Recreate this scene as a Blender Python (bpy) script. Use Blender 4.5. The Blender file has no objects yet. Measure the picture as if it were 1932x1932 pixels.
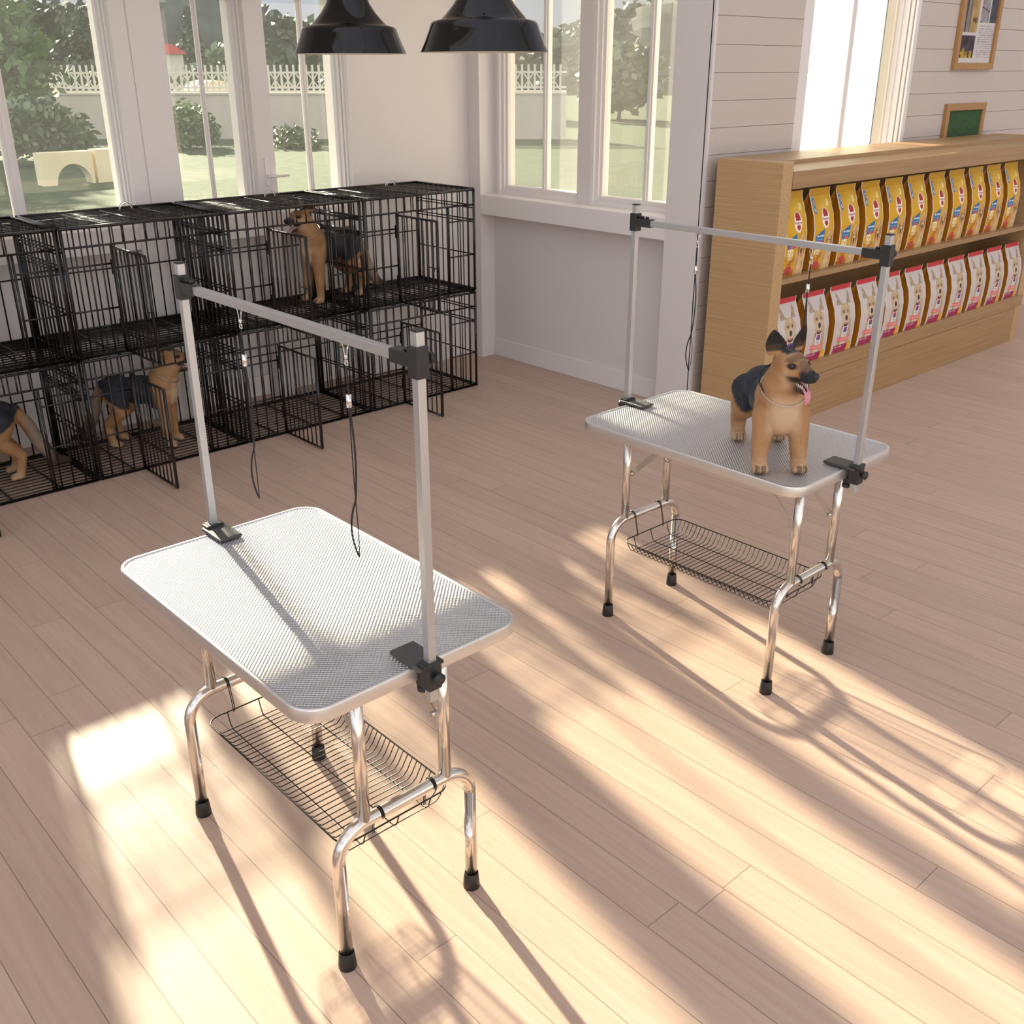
import bpy, bmesh, math, random
from mathutils import Vector, Matrix, Euler
random.seed(7)
D = bpy.data
SC = bpy.context.scene
COL = SC.collection
PI = math.pi
# ------------------------------------------------------------------ materials
def nt(m):
    m.use_nodes = True
    return m.node_tree.nodes, m.node_tree.links
def bsdf(name, col, rough=.5, metal=0., spec=.5, coat=0.):
    m = D.materials.new(name)
    n, l = nt(m)
    b = n['Principled BSDF']
    b.inputs['Base Color'].default_value = (*col, 1)
    b.inputs['Roughness'].default_value = rough
    b.inputs['Metallic'].default_value = metal
    b.inputs['Specular IOR Level'].default_value = spec
    b.inputs['Coat Weight'].default_value = coat
    return m
def noise_tint(m, scale=6., amt=.08, col=None, stretch=(1, 1, 1), detail=4):
    """multiply the base colour by a soft procedural variation in object space"""
    n, l = nt(m)
    b = n['Principled BSDF']
    tc = n.new('ShaderNodeTexCoord'); mp = n.new('ShaderNodeMapping'); mp.inputs['Scale'].default_value = stretch
    no = n.new('ShaderNodeTexNoise'); no.inputs['Scale'].default_value = scale; no.inputs['Detail'].default_value = detail
    l.new(tc.outputs['Object'], mp.inputs['Vector']); l.new(mp.outputs['Vector'], no.inputs['Vector'])
    mr = n.new('ShaderNodeMapRange'); mr.inputs['From Min'].default_value = .3; mr.inputs['From Max'].default_value = .7
    mr.inputs['To Min'].default_value = 1 - amt; mr.inputs['To Max'].default_value = 1 + amt
    l.new(no.outputs['Fac'], mr.inputs['Value'])
    vm = n.new('ShaderNodeVectorMath'); vm.operation = 'SCALE'
    vm.inputs[0].default_value = b.inputs['Base Color'].default_value[:3]
    l.new(mr.outputs['Result'], vm.inputs['Scale'])
    l.new(vm.outputs['Vector'], b.inputs['Base Color'])
    return m
def bump(m, kind='noise', scale=200., strength=.3, dist=.002):
    n, l = nt(m); b = n['Principled BSDF']
    tc = n.new('ShaderNodeTexCoord')
    t = n.new('ShaderNodeTexNoise'); t.inputs['Scale'].default_value = scale
    l.new(tc.outputs['Object'], t.inputs['Vector'])
    bp = n.new('ShaderNodeBump'); bp.inputs['Strength'].default_value = strength; bp.inputs['Distance'].default_value = dist
    l.new(t.outputs['Fac'], bp.inputs['Height']); l.new(bp.outputs['Normal'], b.inputs['Normal'])
    return m
M = {}
M['wall'] = noise_tint(bsdf('wall_paint', (.70, .655, .635), .6), 3, .015)
M['boards'] = noise_tint(bsdf('board_paint', (.56, .485, .435), .6), 3, .015)  # colour lowered below the wall paint to make up for strong front light
M['trim'] = bsdf('trim_paint', (.76, .715, .695), .42)
M['sill'] = bsdf('sill_paint', (.80, .76, .74), .4)
M['ceil'] = bsdf('ceiling_paint', (.72, .69, .66), .8)
M['chrome'] = bsdf('chrome', (.74, .70, .66), .20, 1.)
M['steel'] = bsdf('brushed_steel', (.62, .60, .58), .30, 1.)
M['alu'] = bsdf('aluminium_edge', (.74, .73, .72), .42, 1.)
M['post'] = bump(bsdf('satin_aluminium', (.56, .56, .57), .42, .85), 'noise', 900, .12, .0005)
M['rubber'] = bsdf('black_rubber', (.012, .011, .011), .42)
M['plastic'] = bsdf('black_plastic', (.022, .022, .024), .45)
M['clamp'] = bump(bsdf('coarse_black_plate', (.045, .043, .04), .38, .0, .8), 'noise', 700, .8, .002)
M['wire'] = bsdf('black_enamel_wire', (.010, .007, .0065), .13, 0, .5)
M['basket'] = bsdf('basket_wire', (.012, .011, .010), .35, 0, .3)
M['cord'] = bump(bsdf('black_cord', (.016, .015, .015), .6), 'noise', 1500, .6, .001)
M['silver'] = bsdf('silver_fitting', (.8, .79, .77), .2, 1.)
M['lamp'] = bsdf('black_gloss_enamel', (.009, .009, .010), .05, 0, .34, 0.)
M['lampin'] = bsdf('lamp_inside_white', (.8, .76, .7), .5)
M['tongue'] = bsdf('tongue_pink', (.62, .25, .28), .35)
M['eye'] = bsdf('dog_eye', (.03, .014, .008), .08)
M['nose'] = bsdf('wet_nose', (.012, .012, .014), .22)
M['green'] = noise_tint(bsdf('green_baize', (.035, .085, .03), .85), 60, .25)
def vcol(name, rough, spec=.4, bmp=None):
    m = D.materials.new(name); n, l = nt(m); b = n['Principled BSDF']
    a = n.new('ShaderNodeAttribute'); a.attribute_name = 'Col'
    l.new(a.outputs['Color'], b.inputs['Base Color'])
    b.inputs['Roughness'].default_value = rough; b.inputs['Specular IOR Level'].default_value = spec
    if bmp: bump(m, 'noise', *bmp)
    return m
M['print'] = vcol('printed_bag_film', .42)
M['paper'] = vcol('printed_paper', .7)
M['fur'] = vcol('dog_coat', .62, .35, (120, .6, .004))
def wood(name, c1, c2, axis, rough=.42):
    m = D.materials.new(name); n, l = nt(m); b = n['Principled BSDF']
    tc = n.new('ShaderNodeTexCoord'); mp = n.new('ShaderNodeMapping')
    s = [75, 75, 75]; s[axis] = 1.1; mp.inputs['Scale'].default_value = s
    no = n.new('ShaderNodeTexNoise'); no.inputs['Scale'].default_value = 1.3; no.inputs['Detail'].default_value = 6; no.inputs['Roughness'].default_value = .6
    l.new(tc.outputs['Object'], mp.inputs['Vector']); l.new(mp.outputs['Vector'], no.inputs['Vector'])
    cr = n.new('ShaderNodeValToRGB'); cr.color_ramp.elements[0].position = .3; cr.color_ramp.elements[1].position = .72
    cr.color_ramp.elements[0].color = (*c1, 1); cr.color_ramp.elements[1].color = (*c2, 1)
    l.new(no.outputs['Fac'], cr.inputs['Fac']); l.new(cr.outputs['Color'], b.inputs['Base Color'])
    b.inputs['Roughness'].default_value = rough
    return m
M['shelf_y'] = wood('oak_veneer_long', (.30, .175, .078), (.42, .26, .12), 1)  # tone darkened to make up for too much light on the front
M['shelf_x'] = wood('oak_veneer_end', (.42, .26, .12), (.56, .365, .18), 0)
M['frame'] = wood('pine_frame', (.34, .17, .06), (.46, .25, .09), 2)
def floor_mat():
    m = D.materials.new('floor_planks'); n, l = nt(m); b = n['Principled BSDF']
    geo = n.new('ShaderNodeNewGeometry'); sep = n.new('ShaderNodeSeparateXYZ'); l.new(geo.outputs['Position'], sep.inputs[0])
    def math_(op, a, b_=None, c=None):
        k = n.new('ShaderNodeMath'); k.operation = op
        for i, v in enumerate((a, b_, c)):
            if v is None: continue
            if isinstance(v, (int, float)): k.inputs[i].default_value = v
            else: l.new(v, k.inputs[i])
        return k.outputs[0]
    W = .1165; LEN = 2.7
    yy = math_('DIVIDE', math_('ADD', sep.outputs['Y'], 2.633 + W*400), W)
    row = math_('FLOOR', yy); fy = math_('FRACT', yy)
    wn = n.new('ShaderNodeTexWhiteNoise'); wn.noise_dimensions = '1D'; l.new(row, wn.inputs['W'])
    off = math_('MULTIPLY', wn.outputs['Value'], LEN*7.3)
    xx = math_('DIVIDE', math_('ADD', math_('ADD', sep.outputs['X'], off), 50.), LEN)
    cell = math_('FLOOR', xx); fx = math_('FRACT', xx)
    ey = math_('MULTIPLY', math_('MINIMUM', fy, math_('SUBTRACT', 1., fy)), W)
    ex = math_('MULTIPLY', math_('MINIMUM', fx, math_('SUBTRACT', 1., fx)), LEN)
    e = math_('MINIMUM', ey, ex)
    gap = math_('LESS_THAN', e, .0011)
    comb = n.new('ShaderNodeCombineXYZ'); l.new(row, comb.inputs[0]); l.new(cell, comb.inputs[1])
    wn2 = n.new('ShaderNodeTexWhiteNoise'); wn2.noise_dimensions = '3D'; l.new(comb.outputs[0], wn2.inputs['Vector'])
    # grain
    gv = n.new('ShaderNodeCombineXYZ')
    l.new(math_('ADD', math_('MULTIPLY', sep.outputs['X'], 1.1), math_('MULTIPLY', wn2.outputs['Value'], 37.)), gv.inputs[0])
    l.new(math_('MULTIPLY', sep.outputs['Y'], 22.), gv.inputs[1]); l.new(math_('MULTIPLY', row, 3.7), gv.inputs[2])
    gn = n.new('ShaderNodeTexNoise'); gn.inputs['Scale'].default_value = 2.4; gn.inputs['Detail'].default_value = 7; gn.inputs['Roughness'].default_value = .62
    l.new(gv.outputs[0], gn.inputs['Vector'])
    kn = n.new('ShaderNodeTexNoise'); kn.inputs['Scale'].default_value = 7.; l.new(geo.outputs['Position'], kn.inputs['Vector'])
    knot = math_('MULTIPLY', math_('GREATER_THAN', kn.outputs['Fac'], .745), .25)
    cr = n.new('ShaderNodeValToRGB'); cr.color_ramp.elements[0].position = .25; cr.color_ramp.elements[1].position = .78
    cr.color_ramp.elements[0].color = (.47, .325, .25, 1); cr.color_ramp.elements[1].color = (.58, .425, .335, 1)
    l.new(math_('SUBTRACT', gn.outputs['Fac'], knot), cr.inputs['Fac'])
    v = math_('ADD', math_('MULTIPLY', wn2.outputs['Value'], .10), .95)
    v = math_('MULTIPLY', v, math_('SUBTRACT', 1., math_('MULTIPLY', gap, .55)))
    vm = n.new('ShaderNodeVectorMath'); vm.operation = 'SCALE'; l.new(cr.outputs['Color'], vm.inputs[0]); l.new(v, vm.inputs['Scale'])
    l.new(vm.outputs['Vector'], b.inputs['Base Color'])
    b.inputs['Roughness'].default_value = .44; b.inputs['Specular IOR Level'].default_value = .33
    bp = n.new('ShaderNodeBump'); bp.inputs['Strength'].default_value = .25; bp.inputs['Distance'].default_value = .0015
    l.new(math_('SUBTRACT', math_('MULTIPLY', gn.outputs['Fac'], .3), gap), bp.inputs['Height']); l.new(bp.outputs['Normal'], b.inputs['Normal'])
    return m
M['floor'] = floor_mat()
def mat_top():
    m = bsdf('ribbed_mat', (.66, .655, .67), .30, .8); n, l = nt(m); b = n['Principled BSDF']
    tc = n.new('ShaderNodeTexCoord'); sep = n.new('ShaderNodeSeparateXYZ'); l.new(tc.outputs['Object'], sep.inputs[0])
    outs = []
    for ax, k in (('X', 2*PI/.0105), ('Y', 2*PI/.0105)):
        a = n.new('ShaderNodeMath'); a.operation = 'MULTIPLY'; l.new(sep.outputs[ax], a.inputs[0]); a.inputs[1].default_value = k
        s = n.new('ShaderNodeMath'); s.operation = 'SINE'; l.new(a.outputs[0], s.inputs[0]); outs.append(s.outputs[0])
    mx = n.new('ShaderNodeMath'); mx.operation = 'MULTIPLY'; l.new(outs[0], mx.inputs[0]); l.new(outs[1], mx.inputs[1])
    bp = n.new('ShaderNodeBump'); bp.inputs['Strength'].default_value = .9; bp.inputs['Distance'].default_value = .0016
    l.new(mx.outputs[0], bp.inputs['Height']); l.new(bp.outputs['Normal'], b.inputs['Normal'])
    return m
M['mat'] = mat_top()
def glass_mat(name, glare=0., haze=0.):
    m = D.materials.new(name); n, l = nt(m); n.clear()
    out = n.new('ShaderNodeOutputMaterial'); tr = n.new('ShaderNodeBsdfTransparent'); gl = n.new('ShaderNodeBsdfGlossy')
    gl.inputs['Roughness'].default_value = .0
    fr = n.new('ShaderNodeFresnel'); fr.inputs['IOR'].default_value = 1.5
    tr.inputs['Color'].default_value = (.96, .97, .96, 1)
    mx = n.new('ShaderNodeMixShader'); l.new(fr.outputs[0], mx.inputs[0]); l.new(tr.outputs[0], mx.inputs[1]); l.new(gl.outputs[0], mx.inputs[2])
    last = mx
    f = max(glare, haze)
    if f > 0:
        tl = n.new('ShaderNodeBsdfTranslucent'); tl.inputs['Color'].default_value = (.95, .95, .95, 1)  # white veil that puts haze and glare into the glass itself
        m2 = n.new('ShaderNodeMixShader'); m2.inputs[0].default_value = f
        l.new(mx.outputs[0], m2.inputs[1]); l.new(tl.outputs[0], m2.inputs[2]); last = m2
    l.new(last.outputs[0], out.inputs['Surface'])
    return m
M['glass'] = glass_mat('window_glass', haze=.025)
M['glass_hazy'] = glass_mat('hazy_window_glass', haze=.22)  # veil mixed in to imitate a washed-out bright view
M['glare'] = glass_mat('glare_glass', glare=.62)  # translucent share added so the pane whitens like glare
def leaf_mat(name, c1, c2):
    m = D.materials.new(name); n, l = nt(m); b = n['Principled BSDF']
    geo = n.new('ShaderNodeNewGeometry')
    cr = n.new('ShaderNodeValToRGB'); cr.color_ramp.elements[0].color = (*c1, 1); cr.color_ramp.elements[1].color = (*c2, 1)
    l.new(geo.outputs['Random Per Island'], cr.inputs['Fac']); l.new(cr.outputs['Color'], b.inputs['Base Color'])
    b.inputs['Roughness'].default_value = .6
    return m
M['leaf'] = leaf_mat('leaves_fresh', (.07, .13, .045), (.24, .34, .13))
M['leafmid'] = leaf_mat('leaves_mid', (.08, .13, .06), (.20, .26, .14))
M['leafdark'] = leaf_mat('leaves_dark', (.045, .07, .045), (.14, .19, .12))
M['bark'] = bsdf('bark', (.12, .09, .07), .9)
M['grass'] = noise_tint(bsdf('lawn_grass', (.042, .080, .026), .95), 3.5, .45, detail=8)
M['stone'] = noise_tint(bsdf('render_wall', (.66, .575, .48), .9), 1.5, .06)
M['fence'] = bsdf('white_fence', (.86, .78, .64), .7)
M['stucco'] = noise_tint(bsdf('cream_stucco', (.95, .80, .50), .9), 2, .06)  # raised and yellowed so the shaded side reads as sunlit
M['hill'] = noise_tint(bsdf('far_woodland', (.085, .10, .085), 1.), .35, .5, detail=9)
M['rooftile'] = bsdf('red_roof', (.5, .06, .05), .8)
# ------------------------------------------------------------------ mesh helpers
class MB:
    def __init__(s): s.v = []; s.f = []; s.m = []; s.sm = []
    def add(s, vs, fs, mi=0, smooth=False):
        o = len(s.v); s.v += [tuple(v) for v in vs]
        for f in fs: s.f.append(tuple(i+o for i in f)); s.m.append(mi); s.sm.append(smooth)
    def box(s, x0, x1, y0, y1, z0, z1, mi=0):
        v = [(x, y, z) for x in (x0, x1) for y in (y0, y1) for z in (z0, z1)]
        s.add(v, [(0, 1, 3, 2), (4, 6, 7, 5), (0, 4, 5, 1), (2, 3, 7, 6), (0, 2, 6, 4), (1, 5, 7, 3)], mi)
    def obox(s, c, ax, ay, az, mi=0):
        c = Vector(c); ax, ay, az = map(Vector, (ax, ay, az))
        v = [c + a*ax + b*ay + d*az for a in (-1, 1) for b in (-1, 1) for d in (-1, 1)]
        s.add(v, [(0, 1, 3, 2), (4, 6, 7, 5), (0, 4, 5, 1), (2, 3, 7, 6), (0, 2, 6, 4), (1, 5, 7, 3)], mi)
    def tube(s, pts, r, n=8, mi=0, closed=False, caps=True):
        pts = [Vector(p) for p in pts]; N = len(pts)
        rs = r if isinstance(r, (list, tuple)) else [r]*N
        rings = []; prev = None
        for i, p in enumerate(pts):
            if closed: t = (pts[(i+1) % N]-pts[i-1])
            else: t = (pts[min(i+1, N-1)]-pts[max(i-1, 0)])
            t = t.normalized() if t.length > 1e-9 else Vector((0, 0, 1))
            if prev is None:
                a = Vector((0, 0, 1)) if abs(t.z) < .9 else Vector((1, 0, 0))
                u = t.cross(a).normalized()
            else:
                u = prev - t*prev.dot(t); u = u.normalized() if u.length > 1e-6 else t.orthogonal().normalized()
            prev = u; w = t.cross(u)
            k = 1.
            if 0 < i < N-1 or closed:
                d1 = (pts[i]-pts[i-1]).normalized(); d2 = (pts[(i+1) % N]-pts[i]).normalized()
                ca = max(.35, math.sqrt(max(0, (1+d1.dot(d2))/2))); k = 1.
            rings.append([p + (u*math.cos(2*PI*j/n+PI/n) + w*math.sin(2*PI*j/n+PI/n))*rs[i]*k for j in range(n)])
        vs = [v for ring in rings for v in ring]; fs = []
        for i in range(N if closed else N-1):
            a = i*n; b = ((i+1) % N)*n
            for j in range(n): fs.append((a+j, a+(j+1) % n, b+(j+1) % n, b+j))
        if caps and not closed: fs.append(tuple(range(n-1, -1, -1))); fs.append(tuple((N-1)*n+j for j in range(n)))
        s.add(vs, fs, mi, n > 4)
    def bar(s, a, b, r, n=4, mi=0): s.tube([a, b], r, n, mi)
    def lathe(s, prof, c=(0, 0, 0), n=32, mi=0, smooth=True):
        vs = []; fs = []; P = len(prof)
        for (r, z) in prof:
            for j in range(n): vs.append((c[0]+r*math.cos(2*PI*j/n), c[1]+r*math.sin(2*PI*j/n), c[2]+z))
        for i in range(P-1):
            for j in range(n): fs.append((i*n+j, i*n+(j+1) % n, (i+1)*n+(j+1) % n, (i+1)*n+j))
        s.add(vs, fs, mi, smooth)
    def cyl(s, c, r0, r1, z0, z1, n=20, mi=0):
        s.lathe([(0.0001, z0), (r0, z0), (r1, z1), (0.0001, z1)], c, n, mi, False)
    def build(s, name, mats, parent=None, bevel=0, seg=2):
        me = D.meshes.new(name); me.from_pydata(s.v, [], s.f); me.update()
        if not isinstance(mats, (list, tuple)): mats = [mats]
        for m in mats: me.materials.append(m)
        me.polygons.foreach_set('material_index', s.m); me.polygons.foreach_set('use_smooth', s.sm)
        bm = bmesh.new(); bm.from_mesh(me); bmesh.ops.recalc_face_normals(bm, faces=bm.faces); bm.to_mesh(me); bm.free()
        o = D.objects.new(name, me); COL.objects.link(o)
        if parent: o.parent = parent
        if bevel:
            b = o.modifiers.new('Bevel', 'BEVEL'); b.width = bevel; b.segments = seg; b.limit_method = 'ANGLE'; b.angle_limit = .7
        return o
def empty(name, loc, rz=0):
    o = D.objects.new(name, None); COL.objects.link(o); o.location = loc; o.rotation_euler = (0, 0, rz); o.empty_display_size = .1
    return o
def tag(o, label=None, cat=None, group=None, kind=None):
    if label: o['label'] = label
    if cat: o['category'] = cat
    if group: o['group'] = group
    if kind: o['kind'] = kind
    return o
def struct(o): o['kind'] = 'structure'; return o
def kids(o): return [c for c in D.objects if c.parent == o]
def copy_tree(o, parent=None):
    c = o.copy(); COL.objects.link(c); c.parent = parent
    for ch in kids(o): copy_tree(ch, c)
    return c
def arc(c, r, a0, a1, n, plane='yz'):
    out = []
    for i in range(n+1):
        a = a0+(a1-a0)*i/n
        if plane == 'yz': out.append((c[0], c[1]+r*math.cos(a), c[2]+r*math.sin(a)))
        elif plane == 'xy': out.append((c[0]+r*math.cos(a), c[1]+r*math.sin(a), c[2]))
        else: out.append((c[0]+r*math.cos(a), c[1], c[2]+r*math.sin(a)))
    return out
def rrect(hx, hy, r, z, n=8):
    p = []
    for cx, cy, a in ((hx-r, hy-r, 0), (-hx+r, hy-r, PI/2), (-hx+r, -hy+r, PI), (hx-r, -hy+r, 1.5*PI)):
        for i in range(n+1):
            t = a+PI/2*i/n; p.append((cx+r*math.cos(t), cy+r*math.sin(t), z))
    return p
# ------------------------------------------------------------------ camera
cam = D.cameras.new('camera'); co = D.objects.new('camera', cam); COL.objects.link(co)
cam.sensor_width = 36; cam.lens = 1923.0/1932*36; cam.clip_end = 400; cam.clip_start = .05
TH = math.radians(47.75)
co.matrix_world = Matrix.Translation((4.830, -4.092, 1.862)) @ Matrix.Rotation(TH, 4, 'Z') @ Matrix.Rotation(PI/2-.41007, 4, 'X') @ Matrix.Rotation(-.0018, 4, 'Z')
SC.camera = co
# ------------------------------------------------------------------ room shell
FX0, FX1, FY0, FY1 = -.95, 9.0, -9.0, 8.0
H = 3.1
b = MB(); b.box(-.95, FX1, FY0, .75, -.12, 0); b.box(1.12, FX1, .75, FY1, -.12, 0); struct(b.build('floor', M['floor']))
b = MB(); b.box(-.95, .9, FY0, .75, H, H+.15)
for y in (-8.9, -5.9, -2.9, .1, 3.1, 6.1): b.box(.9 if y < .5 else 1.12, FX1, y, y+.25, H, H+.15)  # unseen roof left open between beams to let fill light in
struct(b.build('ceiling', M['ceil']))
XF, XB, XG, XO = -.63, -.75, -.765, -.88
YF, YB, YG, YO = .48, .60, .655, .75
WT = 2.25     # window head of the left windows
WB = 2.72
SZ, AZ, GB = 1.10, .975, 1.155
# left wall
b = MB()
piers = [(-.432, YO), (-1.073, -.957), (-1.810, -1.54), (-4.1, -2.89), (-9., -5.3)]
for y0, y1 in piers: b.box(XO, XF, y0, y1, 0, H)
for y0, y1 in ((-.957, -.432), (-1.54, -1.073), (-2.89, -1.81), (-5.3, -4.1)):
    b.box(XO, XB, y0, y1, 0, AZ)          # recessed panel under the sill
    b.box(XO, XF, y0, y1, 2.42 if y0 == -2.89 else WT, H)
struct(b.build('wall_left', M['wall']))
def left_window(i, y0, y1, munt, mw, WT=2.25):
    f = MB()
    # stepped jamb on the far side, frame rails
    for k, (xa, xb, d) in enumerate(((-.765, -.735, .022), (-.735, -.700, .012), (-.690, -.672, .007))):
        f.box(xa, xb, y1-d, y1, GB-.055, WT); f.box(xa, xb, y0, y0+d, GB-.055, WT)
    f.box(-.79, -.745, y0, y1, SZ, GB); f.box(-.765, -.71, y0, y1, SZ, GB-.02); f.box(-.79, -.745, y0, y1, WT-.006, WT+.02)
    for m_ in munt: f.box(-.775, -.745, m_-mw/2, m_+mw/2, GB, WT); f.box(-.782, -.738, m_-mw/5, m_+mw/5, GB, WT)
    o = struct(f.build('window_%d' % i, M['trim']))
    s = MB(); s.box(XO-.06, XF, y0, y1, AZ, SZ); s.build('window_sill', M['sill'], o, .004)
    g = MB(); g.add([(XG, y0, GB), (XG, y1, GB), (XG, y1, WT), (XG, y0, WT)], [(0, 1, 2, 3)]); g.build('window_pane', M['glass'], o)
    return o
left_window(1, -.957, -.432, [-.650], .026)
w2 = left_window(2, -1.54, -1.073, [-1.292], .018)
left_window(3, -2.89, -1.81, [-2.356], .058, 2.42)
left_window(4, -5.3, -4.1, [-4.7], .058)  # out of view, added to bring in more ambient light
# lever handle on the narrow pier (a casement latch)
h = MB(); h.box(XF, XF+.008, -1.03, -1.005, 1.255, 1.40); h.box(XF+.008, XF+.035, -1.025, -1.01, 1.295, 1.312)
h.tube([(XF+.035, -1.02, 1.303), (XF+.038, -.99, 1.302), (XF+.034, -.895, 1.303)], .008, 10)
tag(h.build('window_handle', M['trim']), 'white lever handle on the narrow pier between the left windows', 'window handle')
# groove board on broad pier + narrow pier
t = MB(); t.box(XF, XF+.006, -1.722, -1.54, 0, H); t.box(XF, XF+.004, -1.81, -1.728, 0, H); struct(t.build('trim_1', M['trim']))
# right-hand (north) wall with its two windows, facing the camera
b = MB()
b.box(-.63, -.51, YF, YO, 0, H); b.box(1.07, 1.3065, YF, YO, 0, H); b.box(1.30, 1.3205, YF, YF+.0195, 0, H)
b.box(-.51, 1.07, YB, YO, 0, AZ); b.box(-.51, 1.07, YF, YO, WB, H)
b.box(-.51, -.463, YB, YO, AZ, WB); b.box(.273, .383, YB-.012, YO, SZ, WB)
struct(b.build('wall_back', M['wall']))
def back_window(i, x0, x1, munt, mat):
    f = MB()
    f.box(x0, x0+.022, YB-.008, YO-.05, SZ, WB); f.box(x0+.022, x0+.045, YB+.012, YO-.06, SZ, WB); f.box(x0+.045, x0+.062, YB+.03, YO-.07, SZ, WB)
    f.box(x0, x1, YB, YO-.05, SZ, GB-.025); f.box(x0, x1, YB+.02, YO-.05, GB-.025, GB); f.box(x1-.012, x1, YB+.01, YO-.05, SZ, WB); f.box(x0, x1, YB+.01, YO-.05, WB-.05, WB)
    f.box(munt-.020, munt+.020, YG-.015, YG+.02, GB, WB-.05); f.box(munt-.008, munt+.008, YG-.024, YG+.02, GB, WB-.05)
    o = struct(f.build('window_%d' % i, M['trim']))
    g = MB(); g.add([(x0+.06, YG, GB), (x1-.01, YG, GB), (x1-.01, YG, WB-.05), (x0+.06, YG, WB-.05)], [(0, 1, 2, 3)]); g.build('window_pane', mat, o)
    return o
w5 = back_window(5, -.463, .273, -.065, M['glass_hazy'])
w6 = back_window(6, .383, 1.07, .779, M['glass_hazy'])
s = MB(); s.box(-.51, 1.07, YF, YO+.05, AZ, SZ); s.build('window_sill', M['sill'], w5, .004)
t = MB(); t.box(-.51, 1.07, YB-.014, YB, 0, .125); struct(t.build('baseboard_back', M['trim'], None, .003))
t = MB()
for y0, y1 in ((-.957, -.432), (-1.54, -1.073), (-2.89, -1.81)): t.box(XB, XB+.014, y0, y1, 0, .125)
struct(t.build('baseboard_left', M['trim'], None, .003))
# boarded wall beyond the corner: horizontal boards with thin shadow gaps
SX = 1.32
OY0, OY1, OZ0 = 1.36, 2.495, 1.30
b = MB()
zs = [2.109 - .1335*k for k in range(-8, 17)]
zs = sorted([z for z in zs if 0 < z < H]); zs = [0]+zs+[H]
for z0, z1 in zip(zs[:-1], zs[1:]):
    g = .0014
    if z1 <= OZ0 or z0 >= WB: b.box(SX-.012, SX, YF+.02, FY1, z0+g, z1-g)
    else:
        b.box(SX-.012, SX, YF+.02, 1.267, z0+g, z1-g); b.box(SX-.012, SX, 2.54, FY1, z0+g, z1-g)
b.box(1.12, SX-.010, YF+.021, OY0, 0, H); b.box(1.12, SX-.010, OY1, FY1, 0, H); b.box(1.12, SX-.010, OY0, OY1, 0, OZ0); b.box(1.12, SX-.010, OY0, OY1, WB, H)
struct(b.build('wall_boarded', M['boards']))
f = MB()
f.box(SX-.012, SX-.001, 1.270, OY0, OZ0, WB+.08)
f.box(SX-.012, SX+.004, OY1, 2.537, OZ0, WB+.08)
f.box(SX-.012, SX-.001, 1.27, 2.537, WB, WB+.08)
for xa, xb, d in ((1.215, 1.245, .035), (1.245, 1.28, .022), (1.285, 1.305, .012)): f.box(xa, xb, OY1-d, OY1, OZ0, WB)
f.box(1.195, 1.235, 1.895, 1.945, OZ0, WB); f.box(1.15, SX-.01, OY0, OY1, OZ0-.05, OZ0+.04)
w7 = struct(f.build('window_7', M['trim']))
g = MB(); g.add([(1.205, OY0, OZ0), (1.205, 1.91, OZ0), (1.205, 1.91, WB), (1.205, OY0, WB)], [(0, 1, 2, 3)])
g.add([(1.205, 1.91, OZ0), (1.205, 2.33, OZ0), (1.205, 2.33, WB), (1.205, 1.91, WB)], [(0, 1, 2, 3)]); g.build('glare_pane', M['glare'], w7)  # made-up white panes standing in for glare on the window
g = MB(); g.add([(1.205, 2.33, OZ0), (1.205, OY1, OZ0), (1.205, OY1, WB), (1.205, 2.33, WB)], [(0, 1, 2, 3)]); g.build('window_pane', M['glass'], w7)
# walls behind the camera, with wide openings that let daylight in
b = MB(); b.box(FX1, FX1+.2, FY0, FY1, 0, .45); b.box(FX1, FX1+.2, FY0, FY1, 2.9, H)
for y in (-9, -6.2, -3.2, -.2, 2.8, 5.8): b.box(FX1, FX1+.2, y, y+.35, .45, 2.9)
struct(b.build('wall_right', M['wall']))
b = MB(); b.box(XO, FX1, FY0-.2, FY0, 0, .45); b.box(XO, FX1, FY0-.2, FY0, 2.9, H)
for x in (-.88, 2., 5., 8.2): b.box(x, x+.35, FY0-.2, FY0, .45, 2.9)
struct(b.build('wall_front', M['wall']))
b = MB(); b.box(1.12, FX1, FY1, FY1+.2, 0, H); struct(b.build('wall_far', M['wall']))
# ------------------------------------------------------------------ grooming tables
def tabletop_mesh():
    hx, hy, r, z = .4369, .2797, .062, .76
    t = MB()
    rings = [rrect(hx-.005, hy-.005, r-.004, z-.030), rrect(hx-.005, hy-.005, r-.004, z-.0015)]
    n = len(rings[0]); vs = rings[0]+rings[1]
    fs = [tuple(range(n-1, -1, -1)), tuple(range(n, 2*n))]+[(i, (i+1) % n, n+(i+1) % n, n+i) for i in range(n)]
    t.add(vs, fs)
    e = MB(); prof = [(-.002, -.0315), (.0036, -.0305), (.0044, -.0285), (.0044, -.003), (.0036, -.0004), (.0015, .0008), (-.004, .0008), (-.0062, -.0018)]
    rr = [rrect(hx-.004+o, hy-.004+o, r-.004+o, z+dz) for o, dz in prof]
    vs = [v for q in rr for v in q]; fs = []
    for k in range(len(rr)-1):
        for i in range(n): fs.append((k*n+i, k*n+(i+1) % n, (k+1)*n+(i+1) % n, (k+1)*n+i))
    e.add(vs, fs, 0, True)
    return t, e
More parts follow.
